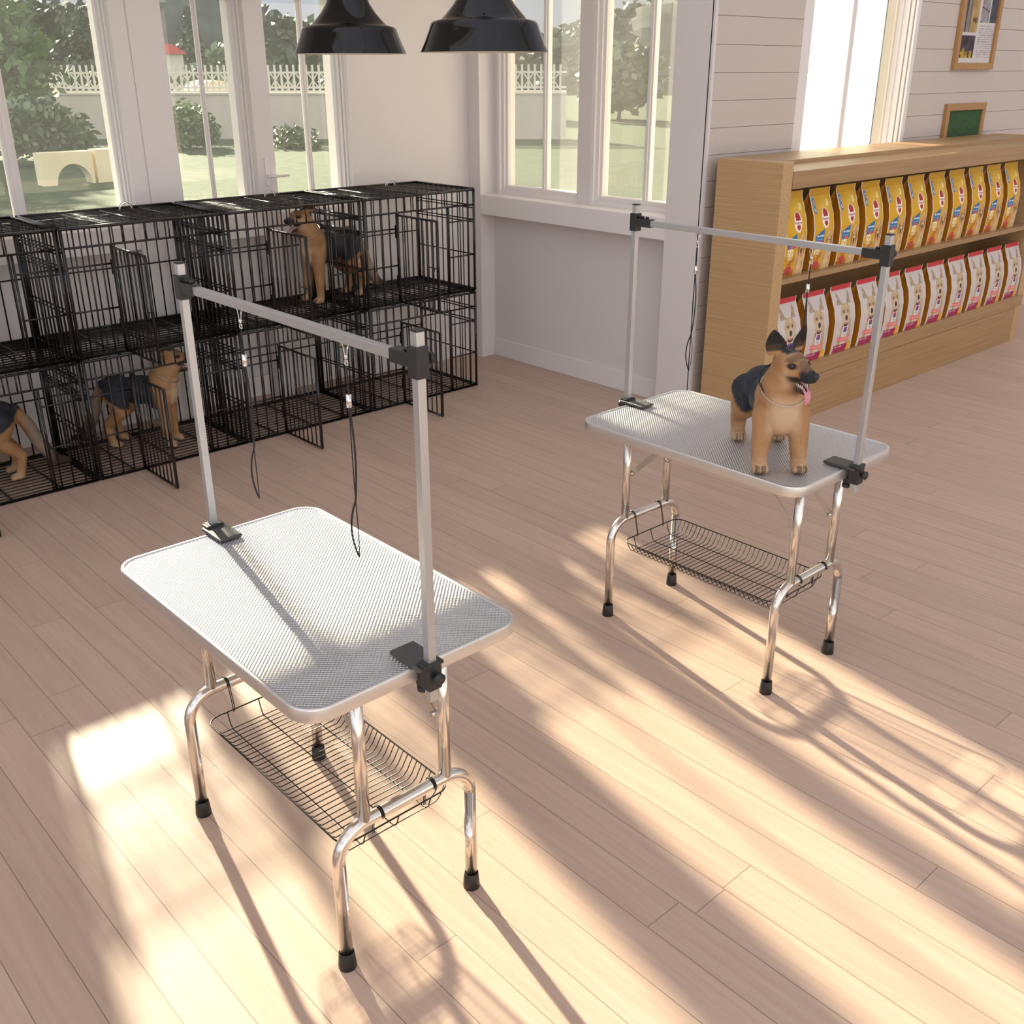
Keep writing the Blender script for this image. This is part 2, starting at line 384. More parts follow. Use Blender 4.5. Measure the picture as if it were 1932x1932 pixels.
def make_table():
    root = empty('grooming_table', (0, 0, 0))
    t, e = tabletop_mesh()
    t.build('tabletop', M['mat'], root); e.build('edge_band', M['alu'], root)
    a = .3484; fy = .1834; zc = .370; rb = .075
    for s in (-1, 1):
        X = s*a
        f = MB()
        pts = [(X, -fy, .035), (X, -fy, zc-rb)] + arc((X, -fy+rb, zc-rb), rb, PI, PI/2, 8) + arc((X, fy-rb, zc-rb), rb, PI/2, 0, 8) + [(X, fy, zc-rb), (X, fy, .035)]
        f.tube(pts, .0150, 18)
        fr = f.build('leg_frame', M['chrome'], root)
        for q in (-1, 1):
            u = MB(); u.tube([(X, q*.112, zc+.004), (X, q*.112, .731)], .0143, 18); u.build('upright', M['chrome'], fr)
            k = MB(); k.lathe([(.0001, 0), (.0205, 0), (.0212, .004), (.0178, .044), (.0162, .046), (.0150, .040)], (X, q*fy, 0), 22); k.build('rubber_foot', M['rubber'], fr)
        # folding brace
        for q in (-1, 1):
            g = MB()
            y = q*.097
            p0 = Vector((X-s*.012, y, .545)); p1 = Vector((X-s*.135, y, .665)); p2 = Vector((X-s*.175, y, .728))
            for A, B_ in ((p0, p1), (p1, p2)):
                d = (B_-A); L = d.length/2; d.normalize(); nrm = Vector((-d.z, 0, d.x))
                g.obox((A+B_)/2, d*(L+.006), (0, .0014, 0), nrm*.0095)
            g.tube([p0+Vector((0, -.008, 0)), p0+Vector((0, .008, 0))], .006, 12)
            g.tube([p1+Vector((0, -.006, 0)), p1+Vector((0, .006, 0))], .006, 12)
            g.build('folding_brace', M['steel'], root)
        g = MB(); g.box(X-s*.190-.01, X-s*.190+.01, -.12, .12, .722, .731); g.build('mounting_rail', M['steel'], root)
        br = MB(); br.box(X-.011, X+.011, -.125, .125, .719, .730); br.build('mounting_rail', M['steel'], root)
    # arm: two square posts, cross bar
    px = .4582
    for s in (-1, 1):
        X = s*px
        p = MB(); p.box(X-.0093, X+.0093, -.0093, .0093, .686, 1.4445); po = p.build('post', M['post'], root, .0012)
        c = MB(); c.box(X-.0099, X+.0099, -.0099, .0099, 1.4445, 1.4485); c.build('end_cap', M['plastic'], po, .001)
        k = MB()
        xs = sorted((X+s*.0040, X-s*.100))
        x0, x1 = (X-.097, X+.006) if s > 0 else (X-.006, X+.097)
        k.box(x0, x1, -.031, .031, .7615, .7705)
        cl = k.build('clamp', M['clamp'], root, .003)
        k = MB(); k.box(X-.0165, X+.0165, -.0165, .0165, .716, .778); k.box(X-.015, X+.015, -.024, .024, .770, .776)
        xi = X-s*.016
        k.box(min(xi, xi-s*.018), max(xi, xi-s*.018), -.013, .013, .712, .728)
        k.build('clamp_block', M['plastic'], cl, .002)
        k = MB(); k.tube([(X+s*.016, 0, .748), (X+s*.024, 0, .748)], .0045, 10); k.tube([(X+s*.024, 0, .748), (X+s*.033, 0, .748)], .0125, 14)
        k.build('clamp_knob', M['plastic'], cl)
        k = MB(); k.tube([(xi-s*.012, 0, .729), (xi-s*.012, 0, .700)], .0045, 10); k.tube([(xi-s*.012, 0, .706), (xi-s*.012, 0, .696)], .012, 12)
        k.build('clamp_screw', M['plastic'], cl)
        k = MB(); k.box(X-.0140, X+.0140, -.0140, .0140, 1.361, 1.419)
        xa = X-s*.013; xb = X-s*.072
        k.box(min(xa, xb), max(xa, xb), -.0125, .0125, 1.378, 1.404)
        bk = k.build('bracket', M['plastic'], root, .0015)
        k = MB()
        if s > 0:
            k.tube([(X, .014, 1.392), (X, .022, 1.392)], .004, 10); k.tube([(X, .022, 1.392), (X, .030, 1.392)], .012, 14); k.tube([(X-.03, 0, 1.404), (X-.03, 0, 1.410)], .007, 12)
        else:
            for dx in (.030, .050): k.tube([(X+dx, 0, 1.404), (X+dx, 0, 1.411)], .006, 12)
            k.tube([(X+.014, 0, 1.407), (X+.024, 0, 1.409)], .005, 10); k.tube([(X, .014, 1.398), (X, .028, 1.398)], .010, 12)
        k.build('knob', M['rubber'], bk)
    c = MB(); c.box(-px+.045, px-.045, -.0093, .0093, 1.3820, 1.4005); c.build('crossbar', M['post'], root, .0012)
    return root
def make_basket():
    """black wire tray hooked on the two leg frames; origin on the floor at the table centre"""
    w = MB(); hx, hy, z, zb = .318, .153, .303, .262
    w.tube(rrect(hx, hy, .035, z, 6), .0022, 6, closed=True)
    bx, by = hx-.016, hy-.024
    N = 33
    for i in range(N):
        x = -bx+.006+(2*bx-.012)*i/(N-1)
        w.tube([(x, -hy, z), (x, -by-.006, zb+.010), (x, -by+.006, zb), (x, by-.006, zb), (x, by+.006, zb+.010), (x, hy, z)], .0014, 5)
    for y in (-.092, 0, .092):
        w.tube([(-hx, y, z), (-bx-.004, y, zb+.008), (-bx+.006, y, zb-.002), (bx-.006, y, zb-.002), (bx+.004, y, zb+.008), (hx, y, z)], .0016, 5)
    root = w.build('wire_basket', M['basket'])
    for s in (-1, 1):
        for y in (-.072, .072):
            h = MB()
            for d in (-.0022, .0022):
                xb = s*.3484; zc = .370; R = .0172
                a = [(xb+s*0+R*math.cos(t)*s, y+d, zc+R*math.sin(t)) for t in [PI*.12+PI*.95*k/8 for k in range(-2, 9)]]
                a = a + [(s*(hx+.001), y+d, z+.01), (s*(hx+.001), y+d, z-.008)]
                h.tube(a, .0013, 5)
            h.build('hook', M['basket'], root)
    return root
T1 = (2.966, -3.037, 0); T2 = (2.956, -1.410, 0)
ta = make_table(); ta.location = T1
tag(ta, 'nearest grooming table, empty top with ribbed silver mat and overhead arm', 'grooming table', 'folding grooming tables')
tb = copy_tree(ta); tb.location = T2
tag(tb, 'farther grooming table with a shepherd dog standing on its top', 'grooming table', 'folding grooming tables')
ba = make_basket(); ba.location = T1
tag(ba, 'black wire basket hung under the nearest, empty grooming table', 'wire basket', 'baskets under the tables')
bb_ = copy_tree(ba); bb_.location = T2
tag(bb_, 'black wire basket hung under the grooming table that carries the dog', 'wire basket', 'baskets under the tables')
# grooming nooses
def make_noose(x, y, zbot, label, swing=0., ring_only=False, zcross=None, sway=0.):
    root = empty('grooming_loop', (x, y, 1.37))
    f = MB()
    f.tube([(0, -.006, .012), (-.009, 0, .006), (-.004, 0, -.013), (.004, 0, -.013), (.009, 0, .006), (0, .006, .012)], .0013, 6)
    f.tube([(0, 0, -.013), (0, 0, -.020)], .004, 8)
    f.tube(arc((0, 0, -.028), .0055, 0, 2*PI*.95, 12, 'xz'), .0014, 6)
    f.build('swivel_clip', M['silver'], root)
    sl = MB(); sl.tube([(0, 0, -.092), (0, 0, -.118)], .0058, 12); sl.build('slide_lock', M['silver'], root)
    c = MB(); c.tube([(0, 0, -.034), (.0005, 0, -.095)], .0017, 6)
    zb = zbot-1.37; zt = -.115
    if zcross is None: zcross = zt+(zb-zt)*.62
    else: zcross -= 1.37
    def strand(sg, r):
        P = []
        for i in range(25):
            t = i/24.; z_ = zt+(zb-zt)*t
            tc = (zcross-zt)/(zb-zt)
            if t < tc: off = .0055*math.sin(PI*t/tc)*sg
            else:
                u = (t-tc)/(1-tc); off = -.0125*math.sin(PI*min(1, u))**.8*sg
            P.append((off+sway*t, off*.5*sg, z_))
        c.tube(P, r, 6)
    strand(1, .0021); strand(-1, .0012)
    c.build('cord', M['cord'], root)
    tag(root, label, 'grooming loop', 'restraint loops hanging from the table arms')
    return root
make_noose(T1[0]-.187, T1[1], .930, 'black cord loop hanging from the left half of the nearest table arm')
make_noose(T1[0]+.227, T1[1], .925, 'black cord loop over the nearest table top, beside the right-hand post')
make_noose(T2[0]-.193, T2[1], .930, 'black cord loop hanging free in front of the wooden shelf end')
# the fourth runs down to the neck of the table dog (built with the dog below)
# ------------------------------------------------------------------ crates
CW, CH, CD = .803, .597, .556
def grid_panel(mb, o, u, v, U, V, us, vs, ru, rv, rf, n=5):
    """wire panel: origin o, unit vectors u,v, size U,V; wires along v at us, along u at vs"""
    o = Vector(o); u = Vector(u); v = Vector(v)
    P = lambda a, b_: o+u*a+v*b_
    for a in us: mb.bar(P(a, 0), P(a, V), ru, n)
    for c in vs: mb.bar(P(0, c), P(U, c), rv, n)
    if rf:
        for A, B_ in ((P(0, 0), P(U, 0)), (P(U, 0), P(U, V)), (P(U, V), P(0, V)), (P(0, V), P(0, 0))): mb.bar(A, B_, rf, 6)
def make_crate(top_handle=True, high=CH):
    root = empty('dog_crate', (0, 0, 0))        # origin: front right bottom corner, crate spans -X and -Y
    Hh = high; w = M['wire']
    RF, RV, RH = .0064, .0040, .0047
    e = .005
    # front with a doorway between y=-.577 and -.202
    f = MB()
    for (a, b_) in (((0, 0, e), (0, -CW, e)), ((0, 0, Hh-e), (0, -CW, Hh-e)), ((0, -e, e), (0, -e, Hh-e)), ((0, -CW+e, e), (0, -CW+e, Hh-e))): f.bar(a, b_, RF+.001, 6)
    f.bar((0, 0, .507), (0, -CW, .507), RH+.0008, 5)
    for z_ in (.420, .215):
        f.bar((0, -.008, z_), (0, -.204, z_), RH, 5); f.bar((0, -.577, z_), (0, -CW+.008, z_), RH, 5)
    for y in (-.202, -.579): f.bar((0, y, 0), (0, y, .507), RH+.0015, 5)
    n = 13
    for i in range(1, n+1):
        y = -CW*i/(n+1)
        if -.57 < y < -.21: f.bar((0, y, .507), (0, y, Hh), RV, 5)
        else: f.bar((0, y, 0), (0, y, Hh), RV, 5)
    f.bar((0, -.215, .0), (0, -.215, .507), RV, 5)
    fp = f.build('front_panel', w, root)
    for z_ in (.09, .37): hg = MB(); hg.box(-.004, .012, -.590, -.572, z_, z_+.07); hg.build('hinge', w, fp)
    # door swung open at right angles
    d = MB(); DW, D0, D1 = .372, .008, .495
    y = -.579
    for (a, b_) in (((.012, y, D0), (DW, y, D0)), ((.012, y, D1), (DW, y, D1)), ((.012, y, D0), (.012, y, D1)), ((DW, y, D0), (DW, y, D1))): d.bar(a, b_, RF, 6)
    d.bar((DW-.012, y, D0), (DW-.012, y, D1), RF*.8, 5)
    for i in range(1, 8): x = .012+(DW-.024)*i/8; d.bar((x, y, D0), (x, y, D1), RV, 5)
    dr = d.build('door', w, root)
    l_ = MB(); l_.bar((DW-.07, y-.008, .245), (DW+.008, y-.008, .245), .003, 5); l_.bar((DW-.02, y-.008, .245), (DW-.035, y-.012, .20), .0025, 5); l_.bar((DW-.035, y-.012, .2), (DW-.018, y-.008, .15), .0025, 5)
    l_.build('latch', w, dr)
    # back
    k = MB(); us = [CW*i/14 for i in range(1, 14)]
    grid_panel(k, (-CD, -CW, 0), (0, 1, 0), (0, 0, 1), CW, Hh, us, [.30, .575], RV, RH, RF); k.build('back_panel', w, root)
    for yy in (-.008, -CW+.008):
        k = MB(); grid_panel(k, (-CD, yy, 0), (1, 0, 0), (0, 0, 1), CD, Hh, [CD*i/11 for i in range(1, 11)], [.215, .405, .420, .487, .503], RV, RH*.9, RF); k.build('side_panel', w, root)
    k = MB(); grid_panel(k, (-CD, -CW, Hh-e), (1, 0, 0), (0, 1, 0), CD, CW, [CD*i/11 for i in range(1, 11)], [CW*.25, CW*.5, CW*.75], RV*.8, RH*1.1, RF, 8); k.build('top_panel', w, root)
    k = MB(); grid_panel(k, (-CD, -CW, e), (1, 0, 0), (0, 1, 0), CD, CW, [CD*i/13 for i in range(1, 13)], [CW*.22, CW*.5, CW*.78], RV*.75, RH, RF+.001, 8); k.build('floor_panel', w, root)
    return root
def add_handle(root):
    h = MB()
    for dx in (-.012, .012):
        P = [(-.405+dx*.3+dx*math.sin(PI*t/10.), -.315-.033*math.cos(PI*t/10.), CH+.004+.038*math.sin(PI*t/10.)) for t in range(11)]
        h.tube(P, .0022, 6)
    h.build('carry_handle', M['chrome'], root)
cr_lo = make_crate(); cr_hi = copy_tree(cr_lo); add_handle(cr_hi)
labs_lo = ['lower black wire crate at the right end, empty, door open onto the floor', 'lower black wire crate second from the right, empty, behind the near arm', 'lower black wire crate holding the shepherd dog in profile', 'lower black wire crate at the left edge, a dog rump and tail inside']
labs_hi = ['upper black wire crate at the right end next to the corner windows', 'upper black wire crate with the panting shepherd dog behind its door', 'upper black wire crate, empty, above the dog standing in profile', 'upper black wire crate at the left edge, empty, below the big window']
for k in range(4):
    for hi, proto, lab in ((0, cr_lo, labs_lo), (1, cr_hi, labs_hi)):
        o = proto if k == 0 else copy_tree(proto)
        o.location = (0, -.004-.8185*k, .004+.609*hi)
        tag(o, lab[k], 'dog crate', 'stacked wire crates along the left wall')
# ------------------------------------------------------------------ pendant lamps
def make_pendant():
    root = empty('pendant_lamp', (0, 0, 0))     # origin at the rim centre
    R = .25
    prof = [(R*1.0, 0), (R*.985, .006), (R*.93, .035), (R*.86, .078), (R*.835, .098), (R*.80, .108), (R*.70, .113), (R*.66, .118), (R*.60, .132), (R*.48, .165), (R*.385, .200), (R*.31, .245), (R*.265, .30), (R*.25, .36), (R*.24, .40), (R*.16, .425), (.0001, .43)]
    s = MB(); s.lathe(prof, n=72); s.build('shade', M['lamp'], root)
    i = MB(); i.lathe([(r*.985, z-.0015 if z > 0 else z) for r, z in prof[:13]], n=72); i.lathe([(R*1.0, 0), (R*.985, -.0008), (R*.982, .003)], n=72)
    i.build('inner_lining', M['lampin'], root)
    c = MB(); c.tube([(0, 0, .425), (0, 0, H-1.925)], .004, 8); c.cyl((0, 0, 0), .05, .055, H-1.925-.03, H-1.925, 24); c.build('cord', M['rubber'], root)
    g = MB(); g.lathe([(.0001, .085), (.02, .09), (.034, .115), (.03, .15), (.016, .18), (.016, .22)], n=20); g.build('bulb', M['lampin'], root)
    return root
pa = make_pendant(); pa.location = (.647, -1.262, 1.925)
tag(pa, 'glossy black bell pendant lamp in front of the left windows', 'pendant lamp', 'black pendant lamps')
pb = copy_tree(pa); pb.location = (1.534, -1.238, 1.922)
tag(pb, 'glossy black bell pendant lamp in front of the corner window, larger in view', 'pendant lamp', 'black pendant lamps')
# ------------------------------------------------------------------ shelf unit
SY0, SY1 = .49, 3.745
root = empty('shelf_unit', (1.6, 2.1, 0))
tag(root, 'long low oak shelf unit filled with two rows of dog food bags', 'shelf unit')
def part(name, boxes, mat, bev=.002):
    m_ = MB()
    for q in boxes: m_.box(q[0]-1.6, q[1]-1.6, q[2]-2.1, q[3]-2.1, q[4], q[5])
    return m_.build(name, mat, root, bev)
part('side_panel', [(1.392, 1.798, SY0, .580, 0, 1.432)], M['shelf_x'])
part('side_panel', [(1.392, 1.798, SY1-.09, SY1, 0, 1.432)], M['shelf_x'])
part('back_panel', [(1.392, 1.44, .58, SY1-.09, 0, 1.40)], M['shelf_y'])
part('top_panel', [(1.348, 1.69, .581, SY1-.091, 1.405, 1.428), (1.66, 1.796, .581, SY1-.091, 1.300, 1.380)], M['shelf_y'])
m_ = MB(); m_.add([(x-1.6, y-2.1, z) for y in (.581, SY1-.091) for x, z in ((1.66, 1.37), (1.801, 1.30), (1.801, 1.386), (1.686, 1.411), (1.66, 1.411))], [(0, 1, 2, 3, 4), (9, 8, 7, 6, 5)]+[(k, (k+1) % 5, 5+(k+1) % 5, 5+k) for k in range(5)])
m_.build('front_moulding', M['shelf_y'], root)
part('shelf_board', [(1.44, 1.799, .581, SY1-.091, .817, .845)], M['shelf_y'])
part('plinth', [(1.44, 1.801, .581, SY1-.001, .252, .338), (1.44, 1.797, .581, SY1-.001, 0, .249)], M['shelf_y'])
# ------------------------------------------------------------------ dog food bags
def lerp(a, b, t): return tuple(x+(y-x)*t for x, y in zip(a, b))
def ell(u, v, cx, cy, rx, ry): return ((u-cx)/rx)**2+((v-cy)/ry)**2
def hsh(a, b):
    n_ = math.sin(a*12.9898+b*78.233)*43758.5453; return n_-math.floor(n_)
def sn(u, v, s):
    x = u*s; y = v*s; i = math.floor(x); j = math.floor(y); fx = x-i; fy = y-j
    fx = fx*fx*(3-2*fx); fy = fy*fy*(3-2*fy)
    return (hsh(i, j)*(1-fx)+hsh(i+1, j)*fx)*(1-fy)+(hsh(i, j+1)*(1-fx)+hsh(i+1, j+1)*fx)*fy
def paint_yellow(u, v):
    # u 0..1 across, v 0..1 up
    c = (.66, .36, .006)
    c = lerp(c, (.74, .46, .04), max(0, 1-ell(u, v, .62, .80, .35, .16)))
    if v > .93: c = (.60, .34, .01)
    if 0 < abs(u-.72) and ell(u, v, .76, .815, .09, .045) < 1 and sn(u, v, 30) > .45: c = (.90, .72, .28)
    # emblem
    q = ell(u, v, .55, .640, .20, .130)
    if q < 1: c = lerp((.95, .90, .80), c, max(0, q-.62)/.38)
    if ell(u, v, .55, .685, .120, .070) < 1 or ell(u, v, .56, .593, .095, .048) < 1: c = (.40, .012, .022)
    if abs(v-.633) < .024 and abs(u-.55) < .175: c = (.92, .86, .84)
    # strip lettering at the left edge
    uu = u-.10-(.86-v)*.18
    if abs(uu) < .05 and .70 < v < .90: c = (.03, .17, .42) if sn(u, v*1.3, 38) > .35 else (.6, .7, .8)
    # golden dog picture at lower right
    if ell(u, v, .77, .20, .27, .30) < 1 or ell(u, v, .76, .33, .17, .125) < 1:
        g = sn(u, v, 22); c = lerp((.50, .26, .07), (.74, .50, .22), g)
        if ell(u, v, .62, .33, .05, .085) < 1 or ell(u, v, .90, .33, .05, .085) < 1: c = (.34, .16, .04)
        if ell(u, v, .70, .365, .022, .012) < 1 or ell(u, v, .82, .365, .022, .012) < 1: c = (.03, .015, .01)
        if ell(u, v, .76, .30, .055, .026) < 1: c = (.05, .03, .025)
        if ell(u, v, .765, .265, .05, .018) < 1: c = (.08, .03, .02)
        if ell(u, v, .765, .235, .032, .036) < 1: c = (.60, .18, .17)
        if ell(u, v, .76, .10, .10, .12) < 1: c = lerp(c, (.80, .64, .40), .5)
    # kibble & meat at lower left
    elif v < .24 and u < .58:
        g = sn(u, v, 34)
        if g > .52: c = (.42, .13, .02) if g > .68 else (.62, .28, .03)
        if ell(u, v, .28, .07, .14, .055) < 1: c = (.55, .06, .07)
        if v < .04: c = (.35, .08, .02) if sn(u, v, 60) > .5 else c
    # pale text column
    if .14 < u < .36 and .20 < v < .345 and sn(u*1.5, v, 60) > .48: c = (.86, .80, .55)
    # blue panel (slanted), red tag
    top = .475+.085*(u-.10)/.42
    if .09 < u < .47 and .330+.02*(u-.1) < v < top-.035:
        c = (.015, .15, .38)
        if .415 < v < .440 and .15 < u < .45 and sn(u*2.2, 3, 26) > .30: c = (.55, .66, .72)
        if .375 < v < .395 and .14 < u < .40 and sn(u*2.2, 7, 26) > .45: c = (.30, .45, .60)
    if ell(u, v, .30, .352, .12, .018) < 1: c = (.62, .10, .12)
    if u < .035 or u > .965: c = (.80, .74, .64)
    return c
def paint_white(u, v):
    c = (.60, .53, .50)
    if v > .925: c = (.56, .035, .05) if not (v < .945 and sn(u, 1, 9) > .6) else c
    # dog photograph: body, face, ears
    col = None
    w_ = .175+.06*sn(u, v, 7)
    body = v < .52 and abs(u-.53-.03*(v-.3)) < .30-.25*max(0, v-.15)
    if body: col = lerp((.38, .25, .12), (.60, .47, .30), sn(u*2, v, 24))
    if body and abs(u-.50) < .13: col = (.66, .56, .45)
    if ell(u, v, .50, .60, .24, .15) < 1: col = lerp((.48, .33, .18), (.62, .48, .31), sn(u, v, 20))
    for ex, sx in ((.30, 1), (.70, -1)):
        du = (u-ex)*sx; dv = (v-.72)/.185
        if 0 < dv < 1 and -.085*(1-dv)-.02 < du+.05-.09*(dv-.5)*-1*.6 < .12*(1-dv)+.01: col = lerp((.30, .20, .13), (.50, .38, .27), sn(u, v, 26))
    if abs(u-.50) < .09 and v > .735: col = None
    if col is not None:
        if ell(u, v, .50, .50, .10, .10) < 1: col = (.60, .50, .38)
        if ell(u, v, .40, .62, .042, .022) < 1 or ell(u, v, .60, .62, .042, .022) < 1: col = (.13, .08, .05)
        if ell(u, v, .50, .525, .065, .042) < 1: col = (.03, .025, .025)
        if ell(u, v, .50, .45, .12, .055) < 1 and ell(u, v, .50, .475, .11, .045) > 1: col = (.05, .03, .03)
        if ell(u, v, .50, .44, .055, .018) < 1: col = (.60, .15, .12)
        c = col
    if ell(u, v, .36, .395, .03, .03) < 1: c = (.5, .04, .04)
    # square logo: white plate, blue & red halves
    if .37 < u < .62 and .245 < v < .395: c = (.76, .72, .70)
    if .42 < u < .575 and .31 < v < .385:
        c = (.02, .06, .30) if (u-.42)/.155+(.385-v)/.075*.5 > .75 or u < .455 else (.62, .05, .08)
    # salmon banner
    bb = .20+.012*math.sin(u*9)
    if .17 < u < .78 and bb-.03 < v < bb+.038: c = (.80, .17, .17) if not (abs(v-bb-.005) < .012 and sn(u*3, 2, 30) > .5) else (.9, .5, .45)
    # magenta block with pale lettering, orange block
    if v < .125 and .10 < u < .76:
        c = (.36, .008, .09)
        if .085 < v < .108 and .15 < u < .50: c = (.62, .35, .42) if sn(u*2, 4, 34) > .4 else c
        if v < .07 and sn(u*2, v*2, 40) > .66: c = (.48, .10, .18)
    if v < .14 and u >= .76 and u < .94: c = (.80, .36, .01) if ell(u, v, .85, .05, .05, .03) > 1 else (.9, .55, .03)
    if u < .03 or u > .97: c = (.66, .60, .56)
    return c
def make_bag(name, paint, W, Hh, dep, brand):
    """front faces +X; origin bottom centre"""
    NU, NV = 56, 128
    def front(t):   # x of the front face by height fraction
        pr = [(0, .0), (.08, .006), (.30, .012), (.50, .012), (.66, 0.0), (.80, -.022), (.90, -.038), (.94, -.044), (1.0, -.042)]
        for (a, xa), (c_, xc) in zip(pr[:-1], pr[1:]):
            if t <= c_: k = (t-a)/(c_-a); k = k*k*(3-2*k)*.5+k*.5; return dep/2+xa+(xc-xa)*k
        return dep/2+pr[-1][1]
    xs = dep/2-.050
    def back(t):
        f_ = front(t)-dep/2
        return min(-dep/2 - f_*.6 if t < .62 else -dep/2+(t-.62)/.32*(xs+dep/2-.002), xs-.002) if t < .94 else front(t)-.003
    def bulge(u, t): return .008*math.sin(PI*u)*math.sin(PI*min(1, t*1.05))
    vs = []; fs = []; cols = []
    for j in range(NV+1):
        t = j/NV
        for i in range(NU+1):
            u = i/NU; yy = (u-.5)*W*(1-.02*math.sin(PI*t))
            vs.append((front(t)+bulge(u, t), yy, t*Hh))
            cols.append(paint(u, t))
    for j in range(NV):
        for i in range(NU):
            a = j*(NU+1)+i; fs.append((a, a+1, a+NU+2, a+NU+1))
    side = (.46, .175, .012)
    K = 32
    for s in (-1, 1):
        o = len(vs)
        for j in range(K+1):
            t = j/K; xf = front(t); xb_ = back(t); ye = s*.5*W*(1-.02*math.sin(PI*t))
            pinch = .003
            xm = (xf+xb_)/2
            for x_, y_, c_ in ((xf, ye, (.72, .66, .56)), (xf-.003, ye-s*.0005, side), (xm, ye-s*(pinch+.012*max(0, t-.5)), side), (xb_, ye, side)):
                vs.append((x_, y_, t*Hh)); cols.append(c_)
        for j in range(K):
            for q in range(3):
                a = o+j*4+q; fs.append((a, a+1, a+5, a+4))
    o = len(vs)
    for j in range(K+1):
        t = j/K
        for s in (-1, 1): vs.append((back(t), s*.5*W*(1-.02*math.sin(PI*t)), t*Hh)); cols.append((.6, .35, .03))
    for j in range(K): a = o+j*2; fs.append((a, a+1, a+3, a+2))
    o = len(vs)
    for x_ in (front(0), back(0)):
        for s in (-1, 1): vs.append((x_, s*.5*W, 0)); cols.append(side)
    fs.append((o, o+1, o+3, o+2))
    me = D.meshes.new(name); me.from_pydata(vs, [], fs); me.materials.append(M['print'])
    at = me.color_attributes.new('Col', 'FLOAT_COLOR', 'POINT')
    flat = []
    for c_ in cols: flat += [c_[0], c_[1], c_[2], 1]
    at.data.foreach_set('color', flat)
    me.polygons.foreach_set('use_smooth', [i < NU*NV for i in range(len(fs))])
    ob = D.objects.new(name, me); COL.objects.link(ob)
    # lettering of the emblem, laid on the curved front
    for txt, size, cu, cv, col in brand:
        cd = D.curves.new('t', 'FONT'); cd.body = txt; cd.size = size; cd.align_x = 'CENTER'; cd.align_y = 'CENTER'
        to = D.objects.new('t', cd); COL.objects.link(to)
        bpy.context.view_layer.update()
        tm = D.meshes.new_from_object(to.evaluated_get(bpy.context.evaluated_depsgraph_get()))
        D.objects.remove(to)
        for v_ in tm.vertices:
            yy = (cu-.5)*W+v_.co.x; zz = cv*Hh+v_.co.y; t = zz/Hh
            v_.co = (front(t)+bulge(yy/W+.5, t)+.0012, yy, zz)
        tm.materials.clear(); tm.materials.append(bsdf('lettering_'+txt[:2], col, .5)); tm.name = 'brand_lettering'
        lo = D.objects.new('brand_lettering', tm); COL.objects.link(lo); lo.parent = ob
    return ob
yb = make_bag('yellow_food_bag', paint_yellow, .197, .428, .13, [('Pedigree', .019, .55, .633, (.45, .012, .02))])
wb = make_bag('white_food_bag', paint_white, .220, .385, .13, [("Hill's", .013, .497, .272, (.05, .06, .10))])
ords = ['first', 'second', 'third', 'fourth', 'fifth', 'sixth', 'seventh', 'eighth', 'ninth', 'tenth', 'last']
for i in range(11):
    o = yb if i == 0 else copy_tree(yb)
    o.location = (1.685, .630+.2623*i+.0985, .8452)
    tag(o, 'yellow dog food bag with red emblem, %s from the left on the upper shelf' % ords[i] if i < 10 else 'yellow dog food bag with red emblem, farthest right on the upper shelf', 'dog food bag', 'yellow dog food bags on the upper shelf')
    o = wb if i == 0 else copy_tree(wb)
    o.location = (1.720, .598+.2815*i+.110, .3382)
    tag(o, 'white dog food bag with dog photo, %s from the left on the lower shelf' % ords[i] if i < 10 else 'white dog food bag with dog photo, farthest right on the lower shelf', 'dog food bag', 'white dog food bags on the lower shelf')
